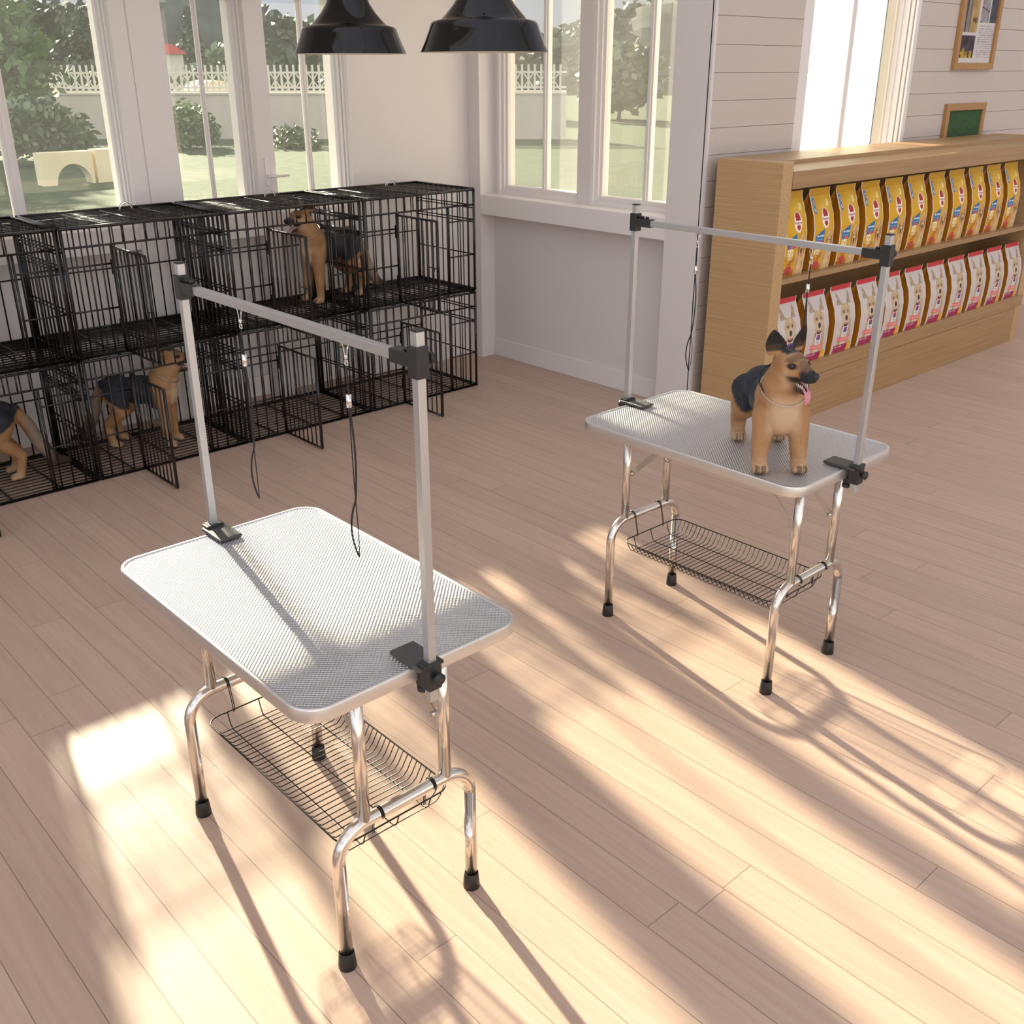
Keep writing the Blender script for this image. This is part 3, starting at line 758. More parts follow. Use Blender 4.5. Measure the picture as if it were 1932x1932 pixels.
# ------------------------------------------------------------------ boards on the boarded wall
def board(name, y0, y1, z0, z1, label, cat, inner, fw=.042):
    o = empty(name, (SX, (y0+y1)/2, z0)); cy = (y0+y1)/2
    f = MB(); X0, X1 = 0.0, .026
    f.box(X0, X1, y0-cy, y1-cy, 0, fw); f.box(X0, X1, y0-cy, y1-cy, z1-z0-fw, z1-z0)
    f.box(X0, X1, y0-cy, y0-cy+fw, fw, z1-z0-fw); f.box(X0, X1, y1-cy-fw, y1-cy, fw, z1-z0-fw)
    f.build('frame', M['frame'], o, .002)
    inner(o, y0-cy+fw, y1-cy-fw, fw, z1-z0-fw)
    tag(o, label, cat)
    return o
def baize(o, ya, yb_, za, zb_):
    m_ = MB(); m_.box(.001, .012, ya, yb_, za, zb_); m_.build('board_surface', M['green'], o)
def poster(o, ya, yb_, za, zb_):
    NU, NV = 110, 260; W_, H_ = yb_-ya, zb_-za
    vs = []; fs = []; cols = []
    def pc(u, v):
        v2 = v*H_/.62      # measured up from the bottom of the sheet
        c = (.62, .57, .55)
        if u < .47:
            if .05 < v2 < .27: c = lerp((.025, .02, .03), (.09, .06, .07), sn(u, v2, 20)); c = (.45, .28, .03) if (v2 < .12 and sn(u, v2, 30) > .5) or (ell(u, v2, .14, .17, .07, .05) < 1 and sn(u, v2, 12) > .4) else c
            elif .30 < v2 < .70:
                c = lerp((.16, .13, .10), (.36, .33, .32), sn(u*3, v2*.4, 18)) if u < .26 else lerp((.34, .22, .08), (.52, .36, .15), sn(u, v2, 14))
                if u > .28 and ell(u, v2, .38, .42, .07, .03) < 1 and sn(u, v2, 26) > .4: c = (.12, .07, .03)
                if abs(u-.12) < .02 or abs(u-.22) < .008: c = (.07, .06, .06)
            elif v2 > .74 and sn(u*4, v2, 60) > .42 and (v2*46) % 1 > .5: c = (.30, .27, .26)
        elif u > .53:
            if .40 < v2 < .82:
                if u < .78: c = lerp((.24, .22, .22), (.36, .34, .34), sn(u, v2, 16)); c = (.10, .09, .09) if abs((v2*7+u*1.2) % 1-.5) < .05 else c
                elif u > .80: c = lerp((.04, .05, .09), (.10, .09, .10), sn(u, v2, 20)) if v2 < .66 else (.16, .28, .48)
            elif v2 > .86: c = (.12, .20, .38) if u > .72 else (.3, .27, .25)
            elif .05 < v2 < .37 and (v2*46) % 1 > .5 and sn(u*5, v2, 60) > .35: c = (.34, .31, .30)
        return c
    for j in range(NV+1):
        for i in range(NU+1):
            vs.append((.008, ya+W_*i/NU, za+H_*j/NV)); cols.append(pc(i/NU, j/NV))
    for j in range(NV):
        for i in range(NU): a = j*(NU+1)+i; fs.append((a, a+1, a+NU+2, a+NU+1))
    me = D.meshes.new('poster'); me.from_pydata(vs, [], fs); me.materials.append(M['paper'])
    at = me.color_attributes.new('Col', 'FLOAT_COLOR', 'POINT'); at.data.foreach_set('color', [x for c_ in cols for x in (*c_, 1)])
    p_ = D.objects.new('poster', me); COL.objects.link(p_); p_.parent = o
    so = p_.modifiers.new('Solid', 'SOLIDIFY'); so.thickness = .004; so.offset = -1
board('notice_board', 3.045, 3.620, 1.853, 2.75, 'wood-framed notice board with printed photos and text on the boarded wall', 'notice board', poster)
board('chalkboard', 3.045, 3.625, 1.04, 1.640, 'small wood-framed green board hanging just above the shelf unit', 'board', baize, .045)
# ------------------------------------------------------------------ dogs
def ico(bm, c, r, mat=None):
    g = bmesh.ops.create_icosphere(bm, subdivisions=3, radius=1.)
    for v in g['verts']:
        p = Vector((v.co.x*r[0], v.co.y*r[1], v.co.z*r[2]))
        if mat: p = mat @ p
        v.co = p+Vector(c)
def rtube(bm, pts):
    """chain of (x,y,z,r) as overlapping tapered cones with round joints"""
    for i, p in enumerate(pts):
        ico(bm, p[:3], (p[3],)*3)
        if i:
            q = pts[i-1]; a = Vector(q[:3]); b_ = Vector(p[:3]); d = b_-a; L = d.length
            m = Matrix.Translation((a+b_)/2) @ d.to_track_quat('Z', 'Y').to_matrix().to_4x4()
            bmesh.ops.create_cone(bm, cap_ends=True, segments=20, radius1=q[3], radius2=p[3], depth=L, matrix=m)
VAR = {
 'squat': dict(torso=[((.095, 0, .176), (.088, .075, .086)), ((.0, 0, .178), (.11, .070, .066)), ((-.105, 0, .180), (.082, .072, .070))],
    neck=[(.105, 0, .215, .078), (.128, 0, .258, .066), (.146, 0, .298, .054)], head=(.158, 0, .328), hs=.92,
    fl=[(.125, .046, .165, .040), (.140, .054, .10, .030), (.148, .058, .045, .0245), (.150, .058, .02, .0225)], fpaw=(.165, .059, .019), 
    hl=[(-.115, .050, .168, .054), (-.105, .060, .118, .042), (-.150, .063, .075, .027), (-.142, .064, .03, .023)], hpaw=(-.125, .064, .018), ps=1.,
    tail=[(-.18, 0, .20, .022), (-.205, 0, .15, .020), (-.215, 0, .09, .014)], collar=(.128, .248, .069, .62), saddle=.165),
 'tall': dict(torso=[((.10, 0, .290), (.095, .078, .105)), ((.0, 0, .300), (.13, .066, .078)), ((-.125, 0, .305), (.085, .068, .078))],
    neck=[(.120, 0, .345, .078), (.150, 0, .400, .066), (.170, 0, .445, .055)], head=(.185, 0, .478), hs=.98,
    fl=[(.125, .048, .27, .044), (.128, .053, .18, .032), (.130, .056, .08, .024), (.132, .056, .03, .022)], fpaw=(.150, .057, .018),
    hl=[(-.125, .050, .29, .062), (-.095, .060, .20, .044), (-.185, .062, .115, .024), (-.165, .062, .03, .021)], hpaw=(-.145, .062, .017), ps=1.,
    tail=[(-.20, 0, .33, .025), (-.245, 0, .24, .032), (-.285, 0, .13, .032), (-.345, 0, .045, .028), (-.40, 0, .030, .014)], collar=(.142, .385, .071, .60), saddle=.27),
}
def make_dog(kind, yaw, pitch, loc, rz, label, scale=1.):
    V_ = VAR[kind]
    bm = bmesh.new()
    for c, r in V_['torso']: ico(bm, c, r)
    rtube(bm, V_['neck'])
    # shoulders & chest front
    c0 = V_['torso'][0]
    ico(bm, (c0[0][0]+.035, 0, c0[0][2]-.004), (.060, .056, .070))
    for s in (-1, 1):
        for key in ('fl', 'hl'): rtube(bm, [(p[0], s*p[1], p[2], p[3]) for p in V_[key]])
        for key in ('fpaw', 'hpaw'):
            x, y, z = V_[key]; ico(bm, (x-.006, s*y, z), (.034, .026, z+.001))
            for k in (-1, -.33, .33, 1): ico(bm, (x+.018-.004*abs(k), s*y+k*.0155, .013), (.016, .0088, .0125))
    rtube(bm, V_['tail'])
    hs = V_['hs']
    HM = Matrix.Translation(V_['head']) @ Matrix.Rotation(yaw, 4, 'Z') @ Matrix.Rotation(-pitch, 4, 'Y') @ Matrix.Scale(hs, 4)
    hb = bmesh.new()
    ico(hb, (-.002, 0, .0), (.056, .051, .045)); ico(hb, (.020, 0, -.014), (.044, .047, .036)); ico(hb, (-.015, 0, -.028), (.05, .046, .04))
    rtube(hb, [(.030, 0, -.004, .031), (.062, 0, -.011, .0255), (.098, 0, -.016, .0195)])
    ico(hb, (.106, 0, -.013), (.014, .0165, .0145)); ico(hb, (.045, 0, .008), (.034, .020, .017))
    for s in (-1, 1):
        ico(hb, (.085, s*.010, -.026), (.024, .0105, .012)); ico(hb, (.036, s*.024, .019), (.016, .011, .007))
        # pricked ears, slightly hollow in front
        base = Vector((-.018, s*.036, .026)); tip = Vector((-.022, s*.064, .112)); N = 9
        ring = []; up = tip-base
        for k in range(N):
            t = k/(N-1); w = .034*max(0, 1-t**1.6)**.6*(1+.30*math.sin(PI*t)) + .001; th = .0085*(1-t*.75)
            c = base+up*t
            rr = []
            for j in range(12):
                a = 2*PI*j/12; yy = w*math.cos(a); xx = th*math.sin(a) - .012*(1-(yy/w)**2)*(1-t)
                rr.append(hb.verts.new((c.x+xx+.25*yy*-s*1., c.y+yy, c.z)))
            ring.append(rr)
        for k in range(N-1):
            for j in range(12): hb.faces.new((ring[k][j], ring[k][(j+1) % 12], ring[k+1][(j+1) % 12], ring[k+1][j]))
        hb.faces.new(ring[0][::-1]); hb.faces.new(ring[-1])
    # lower jaw, mouth open
    rtube(hb, [(.008, 0, -.046, .026), (.040, 0, -.058, .0165), (.078, 0, -.068, .011)])
    for v in hb.verts: v.co = HM @ v.co
    tmp = D.meshes.new('tmp'); hb.to_mesh(tmp); hb.free(); bm.from_mesh(tmp); D.meshes.remove(tmp)
    bmesh.ops.recalc_face_normals(bm, faces=bm.faces)
    me = D.meshes.new('raw'); bm.to_mesh(me); bm.free()
    ob = D.objects.new('raw', me); COL.objects.link(ob)
    r = ob.modifiers.new('R', 'REMESH'); r.mode = 'VOXEL'; r.voxel_size = .0030 if kind == 'squat' else .0038; r.adaptivity = 0
    sm = ob.modifiers.new('S', 'SMOOTH'); sm.factor = .5; sm.iterations = 6
    bpy.context.view_layer.update()
    em = D.meshes.new_from_object(ob.evaluated_get(bpy.context.evaluated_depsgraph_get()))
    D.objects.remove(ob); em.name = 'dog_body'
    inv = HM.inverted()
    tan = (.40, .225, .105); cream = (.58, .42, .27); red = (.33, .15, .06); black = (.018, .019, .024); slate = (.036, .043, .060); dark = (.045, .030, .022)
    sad = V_['saddle']; nx, nz = V_['neck'][0][0], V_['neck'][0][2]
    def ss(a, b_, x):
        t = max(0., min(1., (x-a)/(b_-a))); return t*t*(3-2*t)
    tl = V_['tail']; midz = V_['torso'][1][0][2]
    cols = []
    for v in em.vertices:
        p = v.co
        n1 = sn(p.x+3+p.y*.4, p.z+p.y+7, 24)-.5; n2 = sn(p.x*2+p.y*3+9, p.z*2.3+5, 50)-.5; n3 = sn(p.x*3+p.y*5, p.z*1.2+p.y, 110)-.5
        q = inv @ p
        c = lerp(tan, red, max(0, min(1, .30+n1+.4*n2)))
        # pale chest and inside of the legs
        k = ss(nx-.005, nx+.045, p.x)*ss(.062, .030, abs(p.y))*ss(sad-.075, sad-.02, p.z)*ss(nz+.05, nz-.005, p.z)
        c = lerp(c, cream, k*.8)
        c = lerp(c, cream, .45*ss(.06, .015, p.z))
        if p.z < .026:
            for key in ('fpaw', 'hpaw'):
                fx, fy_, _z = V_[key]
                if p.x > fx+.010 and min(abs(abs(p.y)-fy_-k_*.0105) for k_ in (-1, 0, 1)) < .0022: c = lerp(c, dark, .75)
        # saddle
        ex = .012*n1+.006*n2
        lim = nx-.030+ex-max(0, p.z-midz)*.30
        low = (sad-.060 if p.x > -.060 else sad-.060+(-.060-p.x)*(1.3 if kind == 'squat' else .75))+ex
        k = ss(lim+.012, lim-.012, p.x)*ss(low-.010, low+.010, p.z)
        if p.x < tl[1][0]+.012: k = 0
        if k > 0: c = lerp(c, lerp(black, slate, max(0, min(1, .35+n3+n1*.6))), k)
        if p.x < tl[1][0]+.012: c = lerp(c, lerp((.26, .21, .17), black, ss(tl[-2][0]+.05, tl[-2][0]+.0, p.x)), .9)
        # head
        hk = ss(-.052, -.030, q.x+max(0, q.z)*.6)*ss(-.100, -.078, q.z)
        if hk > 0 and q.x < .14 and abs(q.y) < .11 and p.x > 0:
            h = lerp(tan, red, max(0, min(1, .35+n1)))
            h = lerp(h, cream, .5*ss(.0, .03, q.x)*ss(-.045, -.02, -abs(q.z+.035))*ss(.05, .03, q.x))
            # dark mask: muzzle, lips, corner of the mouth
            m1 = ss(.062, .076, q.x)
            m2 = ss(.022, .046, q.x)*ss(.018, .006, abs(q.z+.036))
            m3 = ss(.026, .056, q.x)*ss(-.040, -.050, q.z)*.85
            m4 = ss(.030, .012, abs(q.y))*ss(.034, .060, q.x)*ss(-.015, .0, q.z)*.55
            ed = math.hypot((q.x-.041)*.8, (abs(q.y)-.032)); m5 = ss(.019, .009, math.hypot(ed, (q.z-.0065)*1.5))
            m6 = ss(.017, .007, math.hypot((q.x-.034)*.7, (q.z-.026)*1.6+(abs(q.y)-.028)*.4))*.6
            crown = ss(.028, .036, q.z+.3*n2*.05)*ss(.032, .024, abs(q.y))*ss(.028, .012, q.x)
            h = lerp(h, slate, crown*.95)
            h = lerp(h, dark, m6)
            m1 = max(ss(.082, .096, q.x), m1*(.55+.45*ss(.004, -.006, q.z)))
            h = lerp(h, black, min(1., max(m1, m2, m3, m5)))
            h = lerp(h, dark, m4*(1-m1))
            # ears: black in front and at the rim, brown at the base
            if abs(q.y) > .014 and q.z > .036 and (q.x < .012):
                kk = ss(.044, .060, q.z+.012*n1); inner = ss(-.034, -.026, q.x+.25*0)
                h = lerp(h, lerp(dark, (.012, .010, .010), inner), max(kk, ss(.036, .044, q.z)*.9))
            c = lerp(c, h, hk)
        cols += [c[0], c[1], c[2], 1.]
    at = em.color_attributes.new('Col', 'FLOAT_COLOR', 'POINT'); at.data.foreach_set('color', cols)
    em.polygons.foreach_set('use_smooth', [True]*len(em.polygons))
    em.materials.clear(); em.materials.append(M['fur'])
    o = D.objects.new('shepherd_dog', em); COL.objects.link(o)
    o.location = loc; o.rotation_euler = (0, 0, rz); o.scale = (scale,)*3
    tag(o, label, 'dog')
    def sub(name, mb, mat, lab=None):
        k = mb.build(name, mat, o)
        if lab: k['label'] = lab
        return k
    for s in (-1, 1):
        e = MB(); c = HM @ Vector((.0425, s*.0335, .0065)); R_ = .0085*hs
        e.lathe([(max(.0001, R_*math.sin(PI*t/10)), -R_*math.cos(PI*t/10)) for t in range(11)], c, 16); sub('eye', e, M['eye'])
    e = MB(); cN = HM @ Vector((.112, 0, -.009)); R_ = .0125*hs
    e.lathe([(max(.0001, R_*math.sin(PI*t/10)), -R_*.92*math.cos(PI*t/10)) for t in range(11)], cN, 18); sub('nose', e, M['nose'])
    t = MB()
    P = [(.040, -.048), (.062, -.053), (.080, -.058), (.092, -.069), (.097, -.085), (.095, -.100), (.091, -.108)]; Wd = [.013, .014, .0145, .014, .0135, .012, .005]
    vs = []; fs = []
    for (x, z), w in zip(P, Wd):
        for yy, dz in ((-w, 0), (-w*.5, .002), (0, -.001), (w*.5, .002), (w, 0), (w*.5, -.005), (-w*.5, -.005)):
            vs.append(HM @ Vector((x+(dz if z < -.06 else 0), yy, z+dz*.7)))
    for i in range(len(P)-1):
        for j in range(7): fs.append((i*7+j, i*7+(j+1) % 7, (i+1)*7+(j+1) % 7, (i+1)*7+j))
    fs += [tuple(range(7)), tuple(range((len(P)-1)*7, len(P)*7))]
    t.add(vs, fs, 0, True); sub('tongue', t, M['tongue'])
    tt = MB()
    for s in (-1, 1):
        for x_ in (.052, .060, .068, .076): tt.cyl(HM @ Vector((x_, s*.0115, -.053)), .0018, .0006, -.004, .006, 6)
        tt.cyl(HM @ Vector((.094, s*.009, -.032)), .0022, .0007, .004, -.008, 6)
    sub('teeth', tt, bsdf('teeth', (.8, .76, .66), .3))
    cx, cz, cr, tilt = V_['collar']
    k = MB(); k.tube([(cx+cr*1.03*math.cos(2*PI*i/36)*math.cos(tilt), cr*math.sin(2*PI*i/36), cz-cr*math.cos(2*PI*i/36)*math.sin(tilt)) for i in range(36)], .0016, 6, closed=True)
    sub('collar', k, M['steel'], 'thin grey chain collar')
    return o, HM
dz = math.radians
dogA, HMA = make_dog('squat', dz(30), dz(-3), (3.146, -1.487, .7608), dz(-42.7), 'shepherd dog standing on the farther grooming table, tongue out')
make_dog('tall', dz(5), dz(-2), (-.372, -.800, .6145), dz(-84), 'panting shepherd dog in the upper crate, facing left', 1.02)
make_dog('tall', dz(4), dz(0), (-.345, -2.045, .0095), dz(48), 'shepherd dog in profile in the lower crate, facing right', 1.0)
make_dog('tall', dz(0), dz(0), (-.350, -2.89, .0095), dz(-98), 'shepherd dog cut by the left edge, only rump and tail seen', 1.02)
# the loop that restrains the table dog: from the arm down behind the ears and round the neck
nr = empty('grooming_loop', (T2[0]+.224, T2[1], 1.37))
f = MB(); f.tube([(0, -.006, .012), (-.009, 0, .006), (-.004, 0, -.013), (.004, 0, -.013), (.009, 0, .006), (0, .006, .012)], .0013, 6)
f.tube([(0, 0, -.013), (0, 0, -.020)], .004, 8); f.tube(arc((0, 0, -.028), .0055, 0, 2*PI*.95, 12, 'xz'), .0014, 6); f.build('swivel_clip', M['silver'], nr)
sl = MB(); sl.tube([(-.001, 0, -.092), (-.001, 0, -.118)], .0058, 12); sl.build('slide_lock', M['silver'], nr)
W0 = Vector((T2[0]+.224, T2[1], 1.37)); Rz = Matrix.Rotation(dz(-42.7), 4, 'Z'); A0 = Vector((3.146, -1.487, .7608))
def dl(x, y, z): return Rz @ Vector((x, y, z)) + A0 - W0
c = MB(); c.tube([(0, 0, -.034), (-.001, 0, -.095)], .0019, 6)
for s, r in ((-1, .0024), (1, .0016)):
    Pn = [Vector((-.001, 0, -.115)), dl(.118, .043+s*.004, .400), dl(.092, .045 if s > 0 else .0, .345), dl(.082, s*.040, .30)]
    for k in range(9):
        a = PI*k/8; cx, cz, cr, tilt = VAR['squat']['collar']
        cc = cr*1.05
        Pn.append(dl(cx-.012-cc*math.cos(a)*math.cos(tilt)*-1*-1, s*cc*math.sin(a)*1., cz+.014+cc*math.cos(a)*math.sin(tilt)))
    c.tube(Pn, r, 6)
c.build('cord', M['cord'], nr)
tag(nr, 'taut black cord loop running down to the neck of the table dog', 'grooming loop', 'restraint loops hanging from the table arms')
# ------------------------------------------------------------------ outdoors
GZ = -.30
b = MB(); b.add([(-120, -60, GZ), (14, -60, GZ), (14, 110, GZ), (-120, 110, GZ)], [(0, 1, 2, 3)])
tag(b.build('lawn', M['grass']), kind='structure')
def foliage(mb, c, r, n, leaf, flat=.0, rnd=random):
    c = Vector(c)
    for _ in range(n):
        while True:
            d = Vector((rnd.gauss(0, 1), rnd.gauss(0, 1), rnd.gauss(0, 1)))
            if d.length > .01: break
        d.normalize(); k = rnd.random()**.33*(.75+.35*rnd.random())
        p = c+Vector((d.x*r[0]*k, d.y*r[1]*k, d.z*r[2]*k))
        u = Vector((rnd.gauss(0, 1), rnd.gauss(0, 1), rnd.gauss(0, .6))).normalized(); w = u.orthogonal().normalized(); L = leaf*(.6+.8*rnd.random())
        u *= L; w *= L*.62
        mb.add([p-u, p+w*.9, p+u, p-w*.9], [(0, 1, 2, 3)])
def tree(name, x, y, h, rad, mat, label, n=2200, leaf=.16, trunk=.28, cat='tree', blobs=6, group=None, seed=1):
    rnd = random.Random(seed)
    o = empty(name, (x, y, GZ))
    t = MB(); t.tube([(0, 0, 0), (.05, 0, h*trunk), (0, .05, h*.7)], [.03*h, .022*h, .008*h], 8)
    for k in range(5):
        a = 2*PI*k/5+rnd.random(); t.tube([(0, 0, h*trunk*.9), (rad*.55*math.cos(a), rad*.55*math.sin(a), h*(trunk+.25+.2*rnd.random()))], [.012*h, .004*h], 6)
    t.build('trunk', M['bark'], o)
    f_ = MB()
    for k in range(blobs):
        a = 2*PI*k/blobs+rnd.random(); z = h*(trunk+.05+(1-trunk)*(.15+.7*rnd.random()*(k/blobs*.6+.4))); q = rad*.5*(1-.5*z/h)*rnd.random()**.5*1.6
        s = rad*(.42+.25*rnd.random())
        foliage(f_, (q*math.cos(a), q*math.sin(a), min(z, h-s*.7)), (s, s, s*.85), n//blobs, leaf, rnd=rnd)
    foliage(f_, (0, 0, h*(.5+trunk*.5)), (rad*.7, rad*.7, h*(1-trunk)*.5), n//3, leaf, rnd=rnd)
    f_.build('foliage', mat, o)
    tag(o, label, cat, group)
    return o
def conifer(x, y, h, rad, label, seed):
    rnd = random.Random(seed); o = empty('conifer', (x, y, GZ))
    t = MB(); t.tube([(0, 0, 0), (0, 0, h*.95)], [.02*h, .004*h], 8); t.build('trunk', M['bark'], o)
    f_ = MB()
    for k in range(14):
        z = h*(.08+.9*k/14); r = rad*(1-k/14.5)
        foliage(f_, (0, 0, z), (r, r, h*.06), 150, .20, rnd=rnd)
    f_.build('foliage', M['leafdark'], o); tag(o, label, 'tree', 'trees beyond the fence')
# positions are along the garden, about 30 to 60 m away
tree('broadleaf_tree', -27.5, 4.6, 5.6, 2.9, M['leaf'], 'big fresh green tree filling the left edge of the left window', 5200, .17, .10, blobs=9, seed=3)
tree('broadleaf_tree', -22.4, 5.2, 1.7, 1.1, M['leafmid'], 'rounded shrub at the foot of the big green tree', 2200, .12, .05, 'shrub', seed=4)
tree('garden_bush', -25.6, 10.55, 1.35, 1.05, M['leaf'], 'small green bush in front of the pale garden wall', 1500, .09, .10, 'bush', seed=5)
tree('garden_bush', -28.4, 7.9, .55, 1.0, M['leafmid'], 'low shrub at the wall foot left of the pier', 700, .08, .05, 'bush', seed=6)
tree('garden_bush', -23.6, 12.9, .60, 1.0, M['leafmid'], 'low shrub at the wall foot right of the small bush', 700, .08, .05, 'bush', seed=16)
specs = [(-46, 12.0, 3.3, 2.3, 'leafmid'), (-44, 16.8, 3.0, 2.2, 'leafdark'), (-42, 21.2, 3.4, 2.2, 'leafmid'), (-38, 25.2, 4.4, 2.1, 'leafdark'), (-34, 29.5, 3.6, 2.3, 'leafmid'), (-29, 33.3, 3.4, 2.3, 'leafmid'), (-23, 36.5, 3.8, 2.4, 'leafdark'), (-50, 6.5, 4.0, 2.6, 'leafmid'), (-17, 39.5, 4.2, 2.4, 'leafmid')]
tl_ = ['behind the fence, left of the broad pier', 'behind the fence in the middle pane', 'behind the fence right of the middle pane', 'behind the fence in the right-hand pane', 'beyond the corner window, left pane', 'beyond the corner window, middle', 'beyond the corner window, right pane', 'behind the big green tree at far left', 'beyond the boarded wall window']
for i, (x, y, h, r, mt) in enumerate(specs):
    tree('broadleaf_tree', x, y, h, r, M[mt], ('dark tree ' if mt == 'leafdark' else 'mid green tree ')+tl_[i], 1500, .26, .12, group='trees beyond the fence', seed=20+i)
conifer(-58, 20.5, 5.4, 2.0, 'tall dark conifer rising above the hedge, middle pane', 50)
conifer(-63, 29.5, 6.0, 2.2, 'dark conifer against the sky beside the narrow pier', 51)
conifer(-56, 11.6, 5.0, 2.0, 'dark conifer left of the broad pier', 52)
tree('broadleaf_tree', -4.9, 13.2, 7.5, 1.5, M['leafdark'], 'tall dark tree seen in the clear strip of the boarded wall window', 3000, .15, .03, seed=60)
# wooded ridge in the distance
rb = MB(); rnd = random.Random(9); vs = []; N = 150
for i in range(N+1):
    a = math.radians(80+115*i/N); R_ = 96+4*math.sin(i*.37)
    hgt = 6.6+1.4*math.sin(i*.13+1)+.7*math.sin(i*.41)+.5*rnd.random()
    for j in range(7):
        t = j/6.; vs.append((R_*math.cos(a)*(1+.10*t), R_*math.sin(a)*(1+.10*t), GZ+hgt*math.sin(t*PI/2)+(.35*rnd.random() if j else 0)))
rb.add(vs, [(i*7+j, (i+1)*7+j, (i+1)*7+j+1, i*7+j+1) for i in range(N) for j in range(6)])
tag(rb.build('wooded_ridge', M['hill']), kind='structure')
rf = MB(); rnd = random.Random(19)
for i in range(9000):
    a = math.radians(92+85*rnd.random()); k = rnd.random(); R_ = 96*(1+.10*k)
    idx = (math.degrees(a)-80)/115*N; hgt = 6.6+1.4*math.sin(idx*.13+1)+.7*math.sin(idx*.41)
    foliage(rf, (R_*math.cos(a)-1, R_*math.sin(a)-1, GZ+hgt*math.sin(k*PI/2)+.3), (.8, .8, .9), 1, .55, rnd=rnd)
tag(rf.build('ridge_trees', M['leafdark']), 'dark mass of tree crowns covering the distant ridge', 'woodland', kind='stuff')
# garden wall with openwork fence on top
A = Vector((-41.3, .73, 0)); dirw = Vector((1, 1.03, 0)).normalized(); LW = 20.4*1.4356
def W_(s, d, z): return A+dirw*s+Vector((dirw.y, -dirw.x, 0))*d+Vector((0, 0, z))
b = MB(); b.obox(W_(LW/2, 0, (GZ+1.10)/2), dirw*LW/2, Vector((dirw.y, -dirw.x, 0))*.12, (0, 0, (1.10-GZ)/2)); b.obox(W_(LW/2, 0, 1.12), dirw*LW/2, Vector((dirw.y, -dirw.x, 0))*.16, (0, 0, .03))
tag(b.build('garden_wall', M['stone']), 'long pale rendered garden wall beyond the lawn', 'wall')
f = MB(); pitch = .21; n = int(LW/pitch); z0, z1 = 1.185, 1.90
fn = Vector((dirw.y, -dirw.x, 0))
for i in range(n):
    s = i*pitch+.1
    f.obox(W_(s, 0, (z0+z1)/2+.05), dirw*.036, fn*.012, (0, 0, (z1-z0)/2+.05))
    for sg in (-1, 1):
        if i % 2: f.obox(W_(s, sg*.012, z0+.34), dirw*.19+Vector((0, 0, sg*.26)), fn*.008, Vector((0, 0, .032)))
for z_ in (z0, z0+.12, z0+.58): f.obox(W_(LW/2, 0, z_), dirw*LW/2, fn*.014, (0, 0, .03))
tag(f.build('openwork_fence', M['fence']), 'white openwork picket fence standing on the garden wall', 'fence')
# cream garden wall piece with an arched gap, and a round-topped cream store behind the fence
b = MB(); X0 = -17.42; ya, yb2, zt = 3.38, 5.35, .33; cy, ra = 4.02, .36
n = 14; prof = [(ya, GZ), (cy-ra, GZ)]+[(cy-ra*math.cos(PI*k/n), GZ+.40*math.sin(PI*k/n)) for k in range(1, n)]+[(cy+ra, GZ), (4.44, GZ), (4.44, zt), (ya, zt)]
m_ = len(prof); vs = [(X0, y, z) for y, z in prof]+[(X0-.35, y, z) for y, z in prof]
# triangulate the front by fanning strips between arch and top
fs = []
for k in range(m_): fs.append((k, (k+1) % m_, m_+(k+1) % m_, m_+k))
b.add(vs, fs)
top_y = [ya]+[p[0] for p in prof[1:-2]]
for side_ in (0, m_):
    o_ = len(b.v)
    strip = prof[0:-2]
    vv = [(X0-(.35 if side_ else 0), y, z) for y, z in strip]+[(X0-(.35 if side_ else 0), y, zt) for y, z in strip]
    L_ = len(strip); b.add(vv, [(k, k+1, L_+k+1, L_+k) for k in range(L_-1)])
b.box(X0-.35, X0, 4.50, yb2, GZ, zt+.02)
tag(b.build('garden_planter_wall', M['stucco']), 'low cream garden wall with an arched opening on the lawn', 'garden wall')
b = MB(); n = 18; prof = [(0.95*math.cos(PI*k/n), .95*math.sin(PI*k/n)**.9*1.0) for k in range(n+1)]
vs = [(-33.2, 15.55+y, .55+z) for y, z in prof]+[(-34.6, 15.55+y, .55+z) for y, z in prof]; L_ = n+1
b.add(vs, [tuple(range(L_)), tuple(range(2*L_-1, L_-1, -1))]+[(k, k+1, L_+k+1, L_+k) for k in range(n)])
b.box(-34.6, -33.2, 14.6, 16.5, GZ, .56)
tag(b.build('garden_store', M['stucco']), 'cream round-topped garden store just behind the openwork fence', 'shed')
b = MB(); b.box(-58.5, -57, 24.2, 25.9, GZ, 2.75)
ho = b.build('house', M['fence']); r_ = MB(); r_.add([(-56.8, 23.9, 2.7), (-56.8, 26.1, 2.7), (-58.7, 26.1, 2.7), (-58.7, 23.9, 2.7), (-57.7, 24.6, 3.25), (-57.7, 25.6, 3.25)], [(0, 1, 5, 4), (2, 3, 4, 5), (1, 2, 5), (3, 0, 4), (0, 3, 2, 1)])
r_.build('roof', M['rooftile'], ho); tag(ho, 'small white house with a red roof among the far trees', 'house')
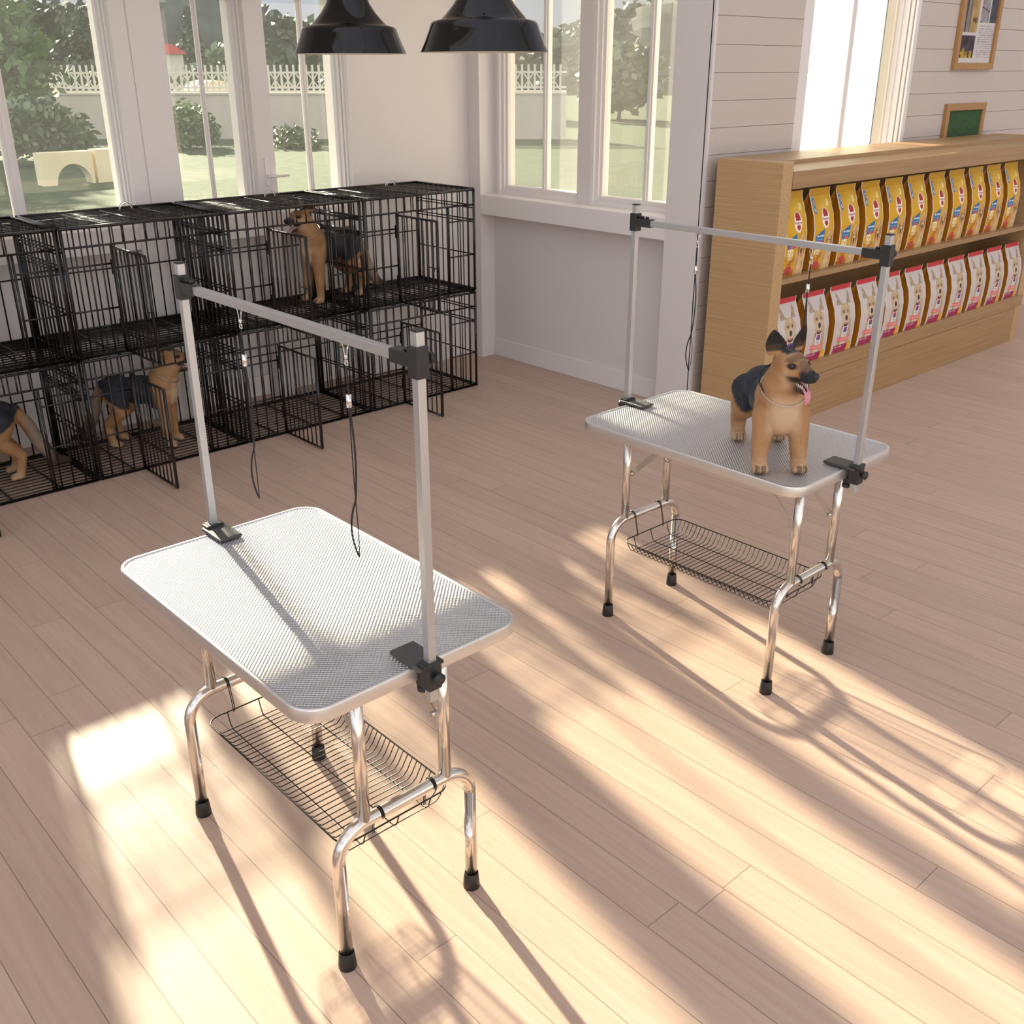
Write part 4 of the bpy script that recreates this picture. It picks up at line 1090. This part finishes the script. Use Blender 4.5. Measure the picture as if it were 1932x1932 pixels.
# ------------------------------------------------------------------ light
az = math.radians(-11.3); el = math.radians(22)
sd = Vector((math.cos(el)*math.cos(az), math.cos(el)*math.sin(az), -math.sin(el)))
sl_ = D.lights.new('sun', 'SUN'); sl_.energy = 14.5; sl_.color = (1., .90, .66); sl_.angle = math.radians(1.15)
so = D.objects.new('sun', sl_); COL.objects.link(so); so.rotation_euler = sd.to_track_quat('-Z', 'Y').to_euler(); so.location = (-10, 2, 6)
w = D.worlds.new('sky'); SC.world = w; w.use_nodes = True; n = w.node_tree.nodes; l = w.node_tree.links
bg = n['Background']; tc = n.new('ShaderNodeTexCoord'); sep = n.new('ShaderNodeSeparateXYZ'); l.new(tc.outputs['Generated'], sep.inputs[0])
cr = n.new('ShaderNodeValToRGB'); e = cr.color_ramp.elements
e[0].position = 0; e[0].color = (.50, .51, .53, 1); e[1].position = .6; e[1].color = (.44, .435, .46, 1)
k = cr.color_ramp.elements.new(.12); k.color = (.46, .50, .57, 1); k = cr.color_ramp.elements.new(.28); k.color = (.46, .50, .58, 1)
l.new(sep.outputs['Z'], cr.inputs['Fac'])
# sky behind the camera, brightened to add fill light to the room
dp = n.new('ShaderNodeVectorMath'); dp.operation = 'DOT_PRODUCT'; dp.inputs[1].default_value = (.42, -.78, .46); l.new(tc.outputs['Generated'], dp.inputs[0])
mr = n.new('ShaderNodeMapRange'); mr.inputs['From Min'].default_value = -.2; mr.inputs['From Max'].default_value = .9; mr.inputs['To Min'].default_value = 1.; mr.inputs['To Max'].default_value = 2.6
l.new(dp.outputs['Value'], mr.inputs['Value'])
cn = n.new('ShaderNodeTexNoise'); cn.inputs['Scale'].default_value = 3; cn.inputs['Detail'].default_value = 6; l.new(tc.outputs['Generated'], cn.inputs['Vector'])
mr2 = n.new('ShaderNodeMapRange'); mr2.inputs['To Min'].default_value = .8; mr2.inputs['To Max'].default_value = 1.25; l.new(cn.outputs['Fac'], mr2.inputs['Value'])
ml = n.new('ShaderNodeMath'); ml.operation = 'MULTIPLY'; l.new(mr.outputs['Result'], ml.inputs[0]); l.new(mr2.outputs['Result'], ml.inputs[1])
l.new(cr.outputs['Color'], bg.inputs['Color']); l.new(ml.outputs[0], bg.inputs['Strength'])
# ------------------------------------------------------------------ view
vs_ = SC.view_settings; vs_.view_transform = 'Standard'; vs_.look = 'None'; vs_.gamma = 1.; vs_.exposure = .09; vs_.use_curve_mapping = False
